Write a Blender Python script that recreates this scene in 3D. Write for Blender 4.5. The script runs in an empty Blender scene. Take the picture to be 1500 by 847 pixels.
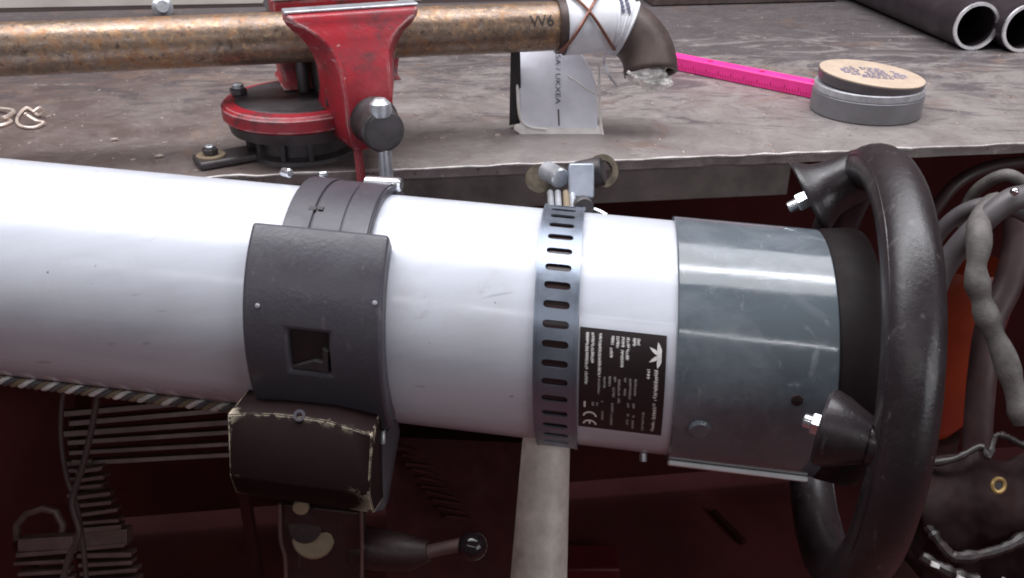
import bpy, bmesh, math, random
from mathutils import Vector, Matrix
random.seed(7)
V = Vector
S = bpy.context.scene
COL = S.collection
pi = math.pi
def rad(a): return math.radians(a)

# ------------------------------------------------------------------ camera
PITCH = rad(27.5); FPX = 1340.0; CAMZ = 1.146
CAM = V((0, 0, CAMZ))
F = V((0, math.cos(PITCH), -math.sin(PITCH))); R = V((1, 0, 0)); U = V((0, math.sin(PITCH), math.cos(PITCH)))
cd = bpy.data.cameras.new('camera'); cam = bpy.data.objects.new('camera', cd); COL.objects.link(cam)
cam.location = CAM; cam.rotation_euler = (pi/2 - PITCH, 0, 0)
cd.sensor_width = 36; cd.lens = 36*FPX/1500; cd.clip_start = 0.01; cd.clip_end = 50
cd.dof.use_dof = False
S.camera = cam

# ------------------------------------------------------------------ world, lamps, exposure
w = bpy.data.worlds.new('World'); S.world = w; w.use_nodes = True
bg = w.node_tree.nodes['Background']; bg.inputs[0].default_value = (1.0, 0.80, 0.80, 1); bg.inputs[1].default_value = 0.06
def area(name, loc, target, sx, sy, power, color):
    l = bpy.data.lights.new(name, 'AREA'); l.shape = 'RECTANGLE'; l.size = sx; l.size_y = sy; l.energy = power; l.color = color
    o = bpy.data.objects.new(name, l); COL.objects.link(o); o.location = loc
    o.rotation_euler = (V(target) - V(loc)).to_track_quat('-Z', 'Y').to_euler()
    return o
area('ceiling_lamp', (0.35, 0.62, 2.35), (0.35, 0.62, 0.9), 3.8, 0.17, 25, (0.94, 0.955, 1.0))
area('ceiling_panel', (-0.4, 0.95, 2.8), (-0.4, 0.85, 0.9), 3.8, 1.7, 92, (0.95, 0.96, 1.0))
area('batten_lamp', (-0.3, -1.45, 2.35), (0.25, -0.05, 0.85), 2.8, 0.03, 7, (0.95, 0.96, 1.0))
area('front_right_fill', (1.8, -0.9, 1.5), (0.2, 0.6, 0.85), 1.6, 1.0, 12, (0.93, 0.95, 1.0))  # unseen fill light, added at front right to brighten the duct
S.view_settings.view_transform = 'Standard'; S.view_settings.look = 'None'
S.view_settings.exposure = 0; S.view_settings.gamma = 1; S.view_settings.use_curve_mapping = False
S.render.engine = 'CYCLES'; S.cycles.pixel_filter_type = 'BLACKMAN_HARRIS'; S.cycles.filter_width = 1.9
S.cycles.use_denoising = True

# ------------------------------------------------------------------ placing helpers
def ray(px, py): return F + R*((px - 750)/FPX) + U*((423.5 - py)/FPX)
def at_d(px, py, d): return CAM + ray(px, py)*d
def at_z(px, py, z):
    r = ray(px, py); return CAM + r*((z - CAMZ)/r.z)
def at_y(px, py, y):
    r = ray(px, py); return CAM + r*(y/r.y)

# ------------------------------------------------------------------ materials
MATS = {}
def lin(c):
    return tuple(((x/255.0)/12.92 if x/255.0 < 0.04045 else ((x/255.0 + 0.055)/1.055)**2.4) for x in c)
class NT:
    def __init__(s, name):
        s.m = bpy.data.materials.new(name); s.m.use_nodes = True; s.t = s.m.node_tree; s.n = s.t.nodes; s.l = s.t.links
        s.b = s.n['Principled BSDF']; s._c = None
    def coord(s):
        if not s._c: s._c = s.n.new('ShaderNodeTexCoord')
        return s._c.outputs['Object']
    def mapping(s, scale=(1,1,1), rot=(0,0,0)):
        m = s.n.new('ShaderNodeMapping'); m.inputs['Scale'].default_value = scale; m.inputs['Rotation'].default_value = rot
        s.l.new(s.coord(), m.inputs['Vector']); return m.outputs[0]
    def noise(s, scale, detail=4, rough=0.6, vec=None, dist=0.0):
        n = s.n.new('ShaderNodeTexNoise'); n.inputs['Scale'].default_value = scale; n.inputs['Detail'].default_value = detail
        n.inputs['Roughness'].default_value = rough; n.inputs['Distortion'].default_value = dist
        s.l.new(vec or s.coord(), n.inputs['Vector']); return n.outputs['Fac']
    def ramp(s, fac, stops):
        r = s.n.new('ShaderNodeValToRGB'); e = r.color_ramp.elements
        while len(e) < len(stops): e.new(0.5)
        for i, (p, c) in enumerate(stops):
            e[i].position = p; e[i].color = (c, c, c, 1) if isinstance(c, (int, float)) else (*c, 1)
        s.l.new(fac, r.inputs[0]); return r.outputs[0]
    def mix(s, fac, a, b, mode='MIX'):
        m = s.n.new('ShaderNodeMix'); m.data_type = 'RGBA'; m.blend_type = mode
        for sock, v in ((m.inputs[0], fac), (m.inputs[6], a), (m.inputs[7], b)):
            if isinstance(v, (int, float)): sock.default_value = v
            elif isinstance(v, tuple): sock.default_value = (*v, 1)
            else: s.l.new(v, sock)
        return m.outputs[2]
    def math(s, op, a, b=None):
        m = s.n.new('ShaderNodeMath'); m.operation = op
        for sock, v in ((m.inputs[0], a), (m.inputs[1], b)):
            if v is None: continue
            if isinstance(v, (int, float)): sock.default_value = v
            else: s.l.new(v, sock)
        return m.outputs[0]
    def bump(s, h, strength=0.3, dist=0.002):
        b = s.n.new('ShaderNodeBump'); b.inputs['Strength'].default_value = strength; b.inputs['Distance'].default_value = dist
        s.l.new(h, b.inputs['Height']); s.l.new(b.outputs[0], s.b.inputs['Normal'])
    def edge(s, radius, lo, hi, breakup=None):
        bv = s.n.new('ShaderNodeBevel'); bv.samples = 6; bv.inputs['Radius'].default_value = radius
        g = s.n.new('ShaderNodeNewGeometry')
        d = s.n.new('ShaderNodeVectorMath'); d.operation = 'DOT_PRODUCT'
        s.l.new(bv.outputs[0], d.inputs[0]); s.l.new(g.outputs['True Normal'], d.inputs[1])
        e = s.math('SUBTRACT', 1.0, d.outputs['Value'])
        if breakup is not None: e = s.math('MULTIPLY', e, breakup)
        return s.ramp(e, [(lo, 0.0), (hi, 1.0)])
    def set(s, **k):
        for key, v in k.items():
            sock = s.b.inputs[{'col':'Base Color','rough':'Roughness','metal':'Metallic','spec':'Specular IOR Level','coat':'Coat Weight','coatr':'Coat Roughness','alpha':'Alpha','trans':'Transmission Weight'}[key]]
            if isinstance(v, (int, float)): sock.default_value = v
            elif isinstance(v, tuple): sock.default_value = (*v, 1)
            else: s.l.new(v, sock)
        return s
def simple(name, col, rough=0.5, metal=0.0, var=0.25, scale=40, bump=0.0, spec=0.5, coat=0.0):
    t = NT(name); n = t.noise(scale, 5)
    f = t.ramp(n, [(0.3, 1 - var), (0.7, 1 + var)])
    t.set(col=t.mix(1.0, col, f, 'MULTIPLY'), metal=metal, spec=spec, coat=coat, coatr=0.15)
    rr = t.ramp(t.noise(scale*0.6, 4), [(0.3, max(0.02, rough*0.75)), (0.75, min(1, rough*1.25))]); t.set(rough=rr)
    if bump: t.bump(t.noise(scale*6, 3), bump, 0.001)
    MATS[name] = t.m; return t.m

def m_white():
    t = NT('white_enamel')
    ax = t.mapping((1, 1, 1), (0, 0.105, -0.11))     # along the duct
    def lng(sc, k, det=5, rg=0.6):
        m = t.n.new('ShaderNodeMapping'); m.inputs['Scale'].default_value = (k, 6, 6); t.l.new(ax, m.inputs['Vector'])
        return t.noise(sc, det, rg, m.outputs[0])
    st = lng(7, 0.25); sm = t.noise(11, 7, 0.7, dist=1.0)
    c = t.mix(t.ramp(st, [(0.42, 0.0), (0.75, 1.0)]), (0.585, 0.605, 0.665), (0.495, 0.507, 0.565))
    c = t.mix(t.ramp(sm, [(0.50, 0.0), (0.75, 0.45)]), c, (0.44, 0.42, 0.43))
    c = t.mix(t.ramp(t.noise(45, 6, 0.75, dist=0.6), [(0.63, 0.0), (0.74, 0.5)]), c, (0.33, 0.30, 0.30))
    c = t.mix(t.ramp(lng(26, 0.10, 3, 0.5), [(0.70, 0.0), (0.73, 0.55)]), c, (0.33, 0.33, 0.36))
    c = t.mix(t.ramp(t.noise(190, 3, 0.5), [(0.745, 0.0), (0.77, 0.7)]), c, (0.10, 0.085, 0.085))
    t.set(col=c, rough=t.ramp(t.noise(20, 6, 0.7, dist=0.5), [(0.35, 0.12), (0.7, 0.32)]), spec=0.5)
    t.bump(lng(5, 0.5, 3, 0.5), 0.10, 0.002)
    return t.m
def m_collar():
    t = NT('grey_pvc')
    sm = t.noise(18, 6, 0.65, dist=0.6)
    c = t.mix(t.ramp(sm, [(0.45, 0.0), (0.7, 1.0)]), (0.100, 0.120, 0.138), (0.19, 0.21, 0.235))
    c = t.mix(t.ramp(t.noise(120, 3, 0.6, t.mapping((1, 0.3, 0.3))), [(0.68, 0.0), (0.78, 0.5)]), c, (0.35, 0.38, 0.40))
    c = t.mix(t.ramp(t.noise(55, 7, 0.75, t.mapping((1, 0.5, 0.5)), 1.2), [(0.60, 0.0), (0.70, 0.5)]), c, (0.30, 0.33, 0.36))
    c = t.mix(t.ramp(t.noise(16, 7, 0.7, dist=0.8), [(0.50, 0.0), (0.72, 0.55)]), c, (0.075, 0.075, 0.085))
    t.set(col=c, rough=t.ramp(t.noise(34, 8, 0.75, dist=0.8), [(0.35, 0.06), (0.68, 0.22)]), spec=0.8)
    t.bump(t.noise(30, 4, 0.5, t.mapping((0.5, 2, 2))), 0.12, 0.0015); return t.m
def m_black(name, base, rough, dust=0.12):
    t = NT(name); n = t.noise(30, 7, 0.75)
    c = t.mix(t.ramp(n, [(0.48, 0.0), (0.78, dust)]), base, (0.30, 0.26, 0.265))
    c = t.mix(t.ramp(t.noise(60, 5, 0.6, t.mapping((3.0, 3.0, 0.35), (0.1, 0.2, 0))), [(0.62, 0.0), (0.70, dust*2.2)]), c, (0.34, 0.30, 0.30))
    c = t.mix(t.ramp(t.noise(260, 3, 0.6), [(0.70, 0.0), (0.74, dust*3)]), c, (0.45, 0.41, 0.40))
    t.set(col=c, rough=t.ramp(t.noise(26, 7, 0.7, dist=0.6), [(0.3, rough*0.65), (0.7, min(1, rough*1.4))]), spec=0.5)
    t.bump(t.math('ADD', t.noise(420, 2), t.math('MULTIPLY', t.noise(40, 5, 0.7), 1.4)), 0.16, 0.0008); return t.m
def m_worn():
    t = NT('worn_black_paint')
    br = t.ramp(t.noise(110, 5, 0.7), [(0.36, 0.0), (0.52, 1.0)])
    e = t.edge(0.0015, 0.05, 0.12, br)
    n = t.noise(35, 6, 0.7)
    c = t.mix(t.ramp(n, [(0.5, 0.0), (0.8, 0.012)]), (0.009, 0.0026, 0.0028), (0.22, 0.15, 0.14))
    c = t.mix(t.ramp(t.noise(130, 2), [(0.76, 0.0), (0.79, 0.7)]), c, (0.4, 0.36, 0.3))
    t.set(col=t.mix(e, c, (0.62, 0.53, 0.40)), rough=0.65, spec=0.15); return t.m
def m_bench():
    t = NT('stained_bench_steel')
    sx = t.n.new('ShaderNodeSeparateXYZ'); t.l.new(t.coord(), sx.inputs[0])
    a = t.noise(5, 9, 0.7, dist=1.4); b = t.noise(22, 9, 0.78, dist=0.8); d = t.noise(120, 7, 0.7)
    # bare worn steel against brown, handled steel (left end)
    g = t.math('ADD', t.math('MULTIPLY', sx.outputs['X'], -1.25), t.math('MULTIPLY', a, 1.3))
    c = t.mix(t.ramp(t.math('MULTIPLY', g, 0.6), [(0.36, 0.0), (0.72, 1.0)]), (0.315, 0.282, 0.272), (0.150, 0.112, 0.100))
    c = t.mix(1.0, c, t.ramp(b, [(0.36, (0.88, 0.86, 0.87)), (0.64, (1.10, 1.11, 1.12))]), 'MULTIPLY')
    # purple black oil, in drawn out tongues, mostly far back
    g2 = t.math('ADD', t.math('MULTIPLY', sx.outputs['Y'], 0.75), t.math('MULTIPLY', t.noise(9, 10, 0.78, t.mapping((1, 2.4, 1)), 1.8), 1.5))
    c = t.mix(t.ramp(t.math('SUBTRACT', g2, 1.0), [(0.42, 0.0), (0.56, 0.75)]), c, (0.090, 0.078, 0.088))
    c = t.mix(t.ramp(t.noise(34, 9, 0.8, t.mapping((1, 2.0, 1)), 1.4), [(0.60, 0.0), (0.65, 0.60)]), c, (0.088, 0.072, 0.080))
    c = t.mix(t.ramp(t.noise(8, 8, 0.74, t.mapping((1, 1.3, 1), (0, 0, 1.1)), 0.9), [(0.55, 0.0), (0.64, 0.60)]), c, (0.26, 0.165, 0.120))
    c = t.mix(t.ramp(t.noise(48, 8, 0.78, dist=1.0), [(0.63, 0.0), (0.68, 0.5)]), c, (0.48, 0.435, 0.42))
    for rot, lo, sc in ((0.35, 0.69, 40), (-0.6, 0.70, 52), (1.25, 0.71, 36), (2.1, 0.70, 46)):
        q = t.noise(sc, 5, 0.6, t.mapping((0.28, 3.0, 1), (0, 0, rot)), 0.3)
        c = t.mix(t.ramp(q, [(lo, 0.0), (lo + 0.02, 0.6)]), c, (0.54, 0.48, 0.45))
    c = t.mix(t.ramp(d, [(0.63, 0.0), (0.68, 0.75)]), c, (0.56, 0.51, 0.49))
    c = t.mix(t.ramp(t.noise(150, 6, 0.7), [(0.33, 0.85), (0.38, 0.0)]), c, (0.05, 0.04, 0.042))
    c = t.mix(1.0, c, (0.78, 0.765, 0.755), 'MULTIPLY')
    t.set(col=c, rough=t.ramp(b, [(0.35, 0.28), (0.65, 0.58)]), metal=0.15, spec=0.45)
    t.bump(t.math('ADD', b, d), 0.4, 0.0012); return t.m
def m_rustpipe():
    t = NT('rusty_steel')
    st = t.noise(75, 7, 0.75); big = t.noise(14, 6, 0.65)
    c = t.mix(t.ramp(big, [(0.38, 0.0), (0.62, 1.0)]), (0.165, 0.112, 0.080), (0.27, 0.200, 0.155))
    c = t.mix(t.ramp(t.math('ADD', t.math('MULTIPLY', st, 0.6), t.math('MULTIPLY', big, 0.4)), [(0.50, 0.0), (0.60, 0.9)]), c, (0.31, 0.15, 0.065))
    c = t.mix(t.ramp(t.noise(190, 4, 0.7), [(0.52, 0.0), (0.66, 0.75)]), c, (0.43, 0.27, 0.15))
    c = t.mix(t.ramp(t.noise(120, 5, 0.7, dist=0.5), [(0.58, 0.0), (0.70, 0.5)]), c, (0.32, 0.29, 0.29))
    c = t.mix(t.ramp(t.noise(210, 4), [(0.34, 0.6), (0.42, 0.0)]), c, (0.06, 0.035, 0.025))
    t.set(col=c, rough=t.ramp(st, [(0.35, 0.20), (0.62, 0.46)]), metal=0.5, spec=0.5)
    t.bump(t.noise(220, 4, 0.7), 0.35, 0.0010); return t.m
def m_vice():
    t = NT('chipped_red_paint')
    br = t.ramp(t.noise(55, 5, 0.7), [(0.36, 0.0), (0.56, 1.0)])
    e = t.edge(0.0028, 0.02, 0.075, br)
    n = t.noise(28, 6, 0.7)
    c = t.mix(t.ramp(n, [(0.42, 0.0), (0.72, 1.0)]), (0.36, 0.012, 0.024), (0.20, 0.014, 0.022))
    c = t.mix(t.ramp(t.noise(38, 7, 0.75, dist=0.5), [(0.52, 0.0), (0.64, 0.85)]), c, (0.075, 0.028, 0.032))
    c = t.mix(t.ramp(t.noise(110, 3), [(0.70, 0.0), (0.74, 0.7)]), c, (0.5, 0.33, 0.33))
    t.set(col=t.mix(e, c, (0.62, 0.45, 0.44)), rough=t.ramp(n, [(0.3, 0.3), (0.7, 0.5)]))
    t.bump(t.noise(90, 6, 0.7), 0.45, 0.0014); return t.m
def m_band():
    t = NT('galvanised_band')
    n = t.noise(50, 4, 0.6)
    t.set(col=t.mix(n, (0.17, 0.20, 0.255), (0.29, 0.325, 0.39)), metal=0.75, rough=t.ramp(n, [(0.3, 0.24), (0.7, 0.42)])); return t.m
for fn, nm in ((m_white,'white'),(m_collar,'collar'),(m_worn,'worn'),(m_bench,'bench'),(m_rustpipe,'rust'),(m_vice,'vice'),(m_band,'band')): MATS[nm] = fn()
MATS['shell'] = m_black('black_moulding', (0.054, 0.049, 0.060), 0.40, 0.04)
MATS['rubber'] = m_black('black_rubber', (0.019, 0.014, 0.016), 0.33, 0.055)
MATS['dark'] = m_black('dark_steel', (0.022, 0.0075, 0.0075), 0.5, 0.05)
simple('iron', (0.075, 0.066, 0.068), 0.45, 0.5, 0.4, 45, 0.2)
simple('zinc', (0.72, 0.73, 0.76), 0.25, 0.9, 0.2, 60)
simple('chrome', (0.75, 0.75, 0.78), 0.12, 1.0, 0.1, 60)
simple('pale_steel', (0.46, 0.47, 0.50), 0.35, 0.6, 0.3, 60)
simple('blue_steel', (0.36, 0.39, 0.45), 0.4, 0.4, 0.2, 60)
simple('post_paint', (0.74, 0.69, 0.62), 0.5, 0.1, 0.22, 60, 0.15)
simple('cut_edge', (0.75, 0.74, 0.76), 0.3, 0.8, 0.2, 90)
simple('rim_glint', (0.84, 0.85, 0.86), 0.4, 0.0, 0.15, 40)
simple('black_tube', (0.036, 0.027, 0.032), 0.42, 0.3, 0.35, 40, 0.1)
simple('pink', (0.86, 0.035, 0.28), 0.5, 0.0, 0.1, 60)
simple('pink_dark', (0.42, 0.012, 0.10), 0.6, 0.0, 0.1, 60)
simple('card', (0.46, 0.355, 0.27), 0.8, 0.0, 0.12, 70)
simple('duct_tape', (0.165, 0.160, 0.172), 0.42, 0.1, 0.15, 40)
simple('dark_tape', (0.085, 0.072, 0.080), 0.4, 0.1, 0.2, 40)
simple('silver_tape', (0.42, 0.42, 0.44), 0.4, 0.3, 0.25, 130)
simple('ink', (0.06, 0.06, 0.10), 0.7)
simple('faded_ink', (0.20, 0.17, 0.25), 0.7)
simple('dark_ink', (0.02, 0.013, 0.015), 0.5)
simple('plate_black', (0.022, 0.013, 0.014), 0.4, 0.0, 0.3, 30)
simple('plate_print', (0.80, 0.77, 0.75), 0.5, 0.0, 0.15, 300)
simple('print_grey', (0.42, 0.39, 0.39), 0.5, 0.0, 0.25, 300)
simple('paper', (0.66, 0.66, 0.70), 0.6, 0.0, 0.12, 60, 0.1)
simple('pouch_grey', (0.76, 0.76, 0.83), 0.35, 0.0, 0.12, 40)
simple('film', (0.80, 0.77, 0.73), 0.3, 0.0, 0.12, 90)
simple('foil', (0.90, 0.87, 0.84), 0.3, 0.1, 0.4, 120, 0.3)
simple('copper', (0.20, 0.09, 0.065), 0.4, 0.6, 0.3, 90)
simple('elbow_steel', (0.085, 0.060, 0.055), 0.5, 0.3, 0.4, 50, 0.15)
simple('swarf', (0.80, 0.68, 0.60), 0.35, 0.6, 0.15, 90)
simple('brass', (0.55, 0.38, 0.16), 0.35, 0.8, 0.2, 90)
simple('wax', (0.21, 0.16, 0.105), 0.6, 0.0, 0.2, 60)
simple('orange', (0.28, 0.036, 0.010), 0.4, 0.0, 0.15, 20)
simple('grey_rope', (0.105, 0.094, 0.088), 0.7, 0.0, 0.35, 90, 0.4)
simple('cable_grey', (0.090, 0.080, 0.083), 0.55, 0.0, 0.2, 60)
simple('cable_dark', (0.055, 0.030, 0.031), 0.5, 0.0, 0.25, 60)
simple('cord_white', (0.60, 0.57, 0.55), 0.45, 0.0, 0.3, 120)
simple('cord_blue', (0.10, 0.10, 0.30), 0.45, 0.0, 0.3, 120)
simple('bag', (0.013, 0.0035, 0.0038), 0.75, 0.0, 0.4, 40, 0.2, 0.2)
simple('floor_paint', (0.125, 0.026, 0.028), 0.7, 0.0, 0.3, 6)
simple('wall_paint', (0.10, 0.070, 0.066), 0.8, 0.0, 0.25, 5)
simple('plank_wood', (0.62, 0.57, 0.52), 0.6, 0.0, 0.15, 12)
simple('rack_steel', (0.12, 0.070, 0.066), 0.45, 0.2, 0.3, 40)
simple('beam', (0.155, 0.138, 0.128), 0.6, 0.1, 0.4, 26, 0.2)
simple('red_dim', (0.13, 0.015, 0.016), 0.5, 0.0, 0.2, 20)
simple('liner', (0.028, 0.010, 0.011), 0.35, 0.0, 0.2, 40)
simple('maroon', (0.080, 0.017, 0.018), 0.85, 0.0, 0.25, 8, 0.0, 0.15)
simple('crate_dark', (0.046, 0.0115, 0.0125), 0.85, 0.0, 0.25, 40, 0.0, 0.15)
simple('gloss_black', (0.012, 0.008, 0.009), 0.08)
simple('bag_rim', (0.024, 0.016, 0.016), 0.45, 0.0, 0.4, 60, 0.3)
simple('sleeve', (0.010, 0.006, 0.0065), 0.6, 0.0, 0.3, 40, 0.1, 0.2)
simple('tarnish', (0.125, 0.098, 0.070), 0.5, 0.2, 0.5, 160, 0.3)
simple('edge_burr', (0.34, 0.31, 0.30), 0.5, 0.3, 0.4, 60, 0.3)

# ------------------------------------------------------------------ mesh helpers
def link(name, bm, mat, parent=None, smooth=35, bevel=0.0, seg=2, sub=0):
    me = bpy.data.meshes.new(name)
    bmesh.ops.recalc_face_normals(bm, faces=bm.faces[:])
    bm.to_mesh(me); bm.free()
    o = bpy.data.objects.new(name, me); COL.objects.link(o)
    for m in (mat if isinstance(mat, (list, tuple)) else [mat]): me.materials.append(MATS[m])
    if smooth:
        me.polygons.foreach_set('use_smooth', [True]*len(me.polygons))
        if not bevel: me.set_sharp_from_angle(angle=rad(smooth))
    if bevel:
        b = o.modifiers.new('bevel', 'BEVEL'); b.width = bevel; b.segments = seg; b.limit_method = 'ANGLE'; b.angle_limit = rad(30)
        b.harden_normals = False
        me.set_sharp_from_angle(angle=rad(80))
    if sub:
        s = o.modifiers.new('sub', 'SUBSURF'); s.levels = sub; s.render_levels = sub
    if parent is not None: o.parent = parent
    return o
def empty(name, loc=(0,0,0)):
    o = bpy.data.objects.new(name, None); COL.objects.link(o); o.location = loc; o.empty_display_size = 0.02; return o
def tag(o, label, cat, group=None):
    o['label'] = label; o['category'] = cat
    if group: o['group'] = group
    return o
def kid(root, name, bm, mat, **k):
    """part whose geometry was written in world coordinates; the root may stand anywhere"""
    o = link(name, bm, mat, None, **k); o.parent = root
    w = V((0,0,0)); r = root
    while r is not None: w += r.location; r = r.parent
    o.location = -w
    return o
NB = bmesh.new
def frame(z, x=None):
    z = V(z).normalized()
    x = V(x) if x is not None else (V((1,0,0)) if abs(z.x) < 0.8 else V((0,0,1)))
    x = (x - z*x.dot(z)).normalized(); return x, z.cross(x), z
def lathe(bm, org, axis, prof, n=48, x=None, closed=False):
    X, Y, Z = frame(axis, x); org = V(org); rings = []
    for (s, r) in prof:
        if r < 1e-6: rings.append([bm.verts.new(org + Z*s)])
        else: rings.append([bm.verts.new(org + Z*s + (X*math.cos(2*pi*i/n) + Y*math.sin(2*pi*i/n))*r) for i in range(n)])
    pairs = list(zip(rings[:-1], rings[1:]))
    if closed: pairs.append((rings[-1], rings[0]))
    for a, b in pairs:
        for i in range(n):
            j = (i+1) % n
            if len(a) == 1 and len(b) == 1: continue
            if len(a) == 1: bm.faces.new((a[0], b[i], b[j]))
            elif len(b) == 1: bm.faces.new((a[i], a[j], b[0]))
            else: bm.faces.new((a[i], a[j], b[j], b[i]))
    return bm
def cyl(bm, p, q, r, n=24, ch=0.0):
    p, q = V(p), V(q); L = (q-p).length
    prof = [(0,0),(0,r),(L,r),(L,0)] if not ch else [(0,0),(0,r-ch),(ch,r),(L-ch,r),(L,r-ch),(L,0)]
    return lathe(bm, p, q-p, prof, n)
def box(bm, c, ax, ay, az, hx, hy, hz):
    c, ax, ay, az = V(c), V(ax)*hx, V(ay)*hy, V(az)*hz
    v = [bm.verts.new(c + ax*i + ay*j + az*k) for i in (-1,1) for j in (-1,1) for k in (-1,1)]
    for f in ((0,1,3,2),(4,6,7,5),(0,4,5,1),(2,3,7,6),(0,2,6,4),(1,5,7,3)): bm.faces.new([v[i] for i in f])
    return bm
def prism(bm, pts, off):
    off = V(off); a = [bm.verts.new(p) for p in pts]; b = [bm.verts.new(V(p) + off) for p in pts]
    bm.faces.new(a); bm.faces.new(b[::-1]); n = len(a)
    for i in range(n): bm.faces.new((a[i], b[i], b[(i+1)%n], a[(i+1)%n]))
    return bm
def catmull(pts, k=8):
    pts = [V(p) for p in pts]; out = []
    P = [pts[0]*2 - pts[1]] + pts + [pts[-1]*2 - pts[-2]]
    for i in range(1, len(P)-2):
        for j in range(k):
            t = j/k; a, b, c, d = P[i-1], P[i], P[i+1], P[i+2]
            out.append(0.5*((2*b) + (c-a)*t + (2*a-5*b+4*c-d)*t*t + (3*b-a-3*c+d)*t**3))
    out.append(pts[-1]); return out
def sweep(bm, pts, rads, n=12, caps=True):
    pts = [V(p) for p in pts]
    if isinstance(rads, (int, float)): rads = [rads]*len(pts)
    T = [(pts[min(i+1, len(pts)-1)] - pts[max(i-1, 0)]).normalized() for i in range(len(pts))]
    X, _, _ = frame(T[0]); rings = []
    for p, t, r in zip(pts, T, rads):
        X = (X - t*X.dot(t)).normalized(); Y = t.cross(X)
        rings.append([bm.verts.new(p + (X*math.cos(2*pi*i/n) + Y*math.sin(2*pi*i/n))*r) for i in range(n)])
    for a, b in zip(rings[:-1], rings[1:]):
        for i in range(n): bm.faces.new((a[i], a[(i+1)%n], b[(i+1)%n], b[i]))
    if caps: bm.faces.new(rings[0][::-1]); bm.faces.new(rings[-1])
    return bm
def loft(bm, secs):
    rings = [[bm.verts.new(p) for p in s] for s in secs]; n = len(rings[0])
    for a, b in zip(rings[:-1], rings[1:]):
        for i in range(n): bm.faces.new((a[i], a[(i+1)%n], b[(i+1)%n], b[i]))
    bm.faces.new(rings[0][::-1]); bm.faces.new(rings[-1]); return bm

# ------------------------------------------------------------------ the setting
bm = NB(); box(bm, (0, 1.6, -0.02), (1,0,0), (0,1,0), (0,0,1), 4, 3.2, 0.02)
o = link('floor', bm, 'floor_paint'); o['kind'] = 'structure'; o['label'] = 'dark red brown floor under the workbench'
bm = NB(); box(bm, (0, 1.72, 1.2), (1,0,0), (0,1,0), (0,0,1), 4, 0.05, 1.2)
o = link('back_wall', bm, 'wall_paint'); o['kind'] = 'structure'; o['label'] = 'dark brown wall behind the workbench'

# ------------------------------------------------------------------ workbench
BZ = 0.9
e0 = at_z(560, 250, BZ); e1 = at_z(1500, 211, BZ); ed = (e1 - e0).normalized(); en = V((-ed.y, ed.x, 0))
bench = empty('workbench', e0 + en*0.3 - V((0,0,BZ)))
tag(bench, 'steel workbench with stained grey brown top behind the white duct', 'workbench')
def ep(s, back, z): return e0 + ed*s + en*back + V((0, 0, z - BZ))
# top plate: front edge nicked, so its outline is a fine polyline
bm = NB(); top = []; n = 260; s0, s1 = -1.5, 1.5
for i in range(n+1):
    s = s0 + (s1-s0)*i/n
    top.append(ep(s, random.uniform(0, 0.0016) + (random.uniform(0.001, 0.004) if random.random() < 0.08 else 0), BZ))
top += [ep(s1, 0.70, BZ), ep(s0, 0.70, BZ)]
prism(bm, top, (0, 0, -0.008)); kid(bench, 'bench_top', bm, 'bench', smooth=0)
bm = NB(); pts = []
for i in range(140):
    s = -0.75 + 1.75*i/139
    pts.append(ep(s, 0.0012 + random.uniform(-0.0006, 0.0006), BZ - 0.0004 + random.uniform(-0.0005, 0.0006)))
sweep(bm, pts, [random.uniform(0.0008, 0.0018) for _ in pts], 6); kid(bench, 'edge_burr', bm, 'edge_burr')
q = at_z(1185, 240, BZ); sb = (q - e0).dot(ed)
bm = NB(); box(bm, ep((s0 + sb)/2, 0.010, BZ - 0.0235), ed, en, (0,0,1), (sb - s0)/2, 0.004, 0.0152); kid(bench, 'edge_beam', bm, 'beam', bevel=0.001)
for s in (-1.4, 1.4):
    for b in (0.06, 0.62):
        bm = NB(); box(bm, ep(s, b, (BZ - 0.0085)/2), ed, en, (0,0,1), 0.03, 0.03, (BZ - 0.0085)/2 ); kid(bench, 'leg', bm, 'dark')
bm = NB(); box(bm, ep(0, 0.64, 0.45), ed, en, (0,0,1), 1.36, 0.008, 0.40); kid(bench, 'back_panel', bm, 'maroon')
# gouges and scratches with shape of their own, scored in the plate
# plank along the back of the bench (upper left corner)
pl0 = at_z(-60, 16, BZ); pl1 = at_z(420, 7, BZ)
pd = (pl1 - pl0).normalized(); pn = V((-pd.y, pd.x, 0))
bm = NB(); box(bm, (pl0+pl1)/2 + pn*0.05 + V((0,0,0.011)), pd, pn, (0,0,1), 0.42, 0.05, 0.010)
tag(link('plank', bm, 'plank_wood', bevel=0.002), 'pale wooden plank lying along the back of the workbench, upper left', 'plank')

bd0 = at_z(955, 10, BZ); bd1 = at_z(1225, 3, BZ); bdd = (bd1 - bd0).normalized(); bdn = V((-bdd.y, bdd.x, 0))
bm = NB(); box(bm, (bd0+bd1)/2 + bdn*0.05 + V((0,0,0.0155)), bdd, bdn, (0,0,1), (bd1-bd0).length/2, 0.05, 0.015)
tag(link('board', bm, 'elbow_steel', bevel=0.002), 'dark brown board at the back of the bench left of the black tubes', 'board')

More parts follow.
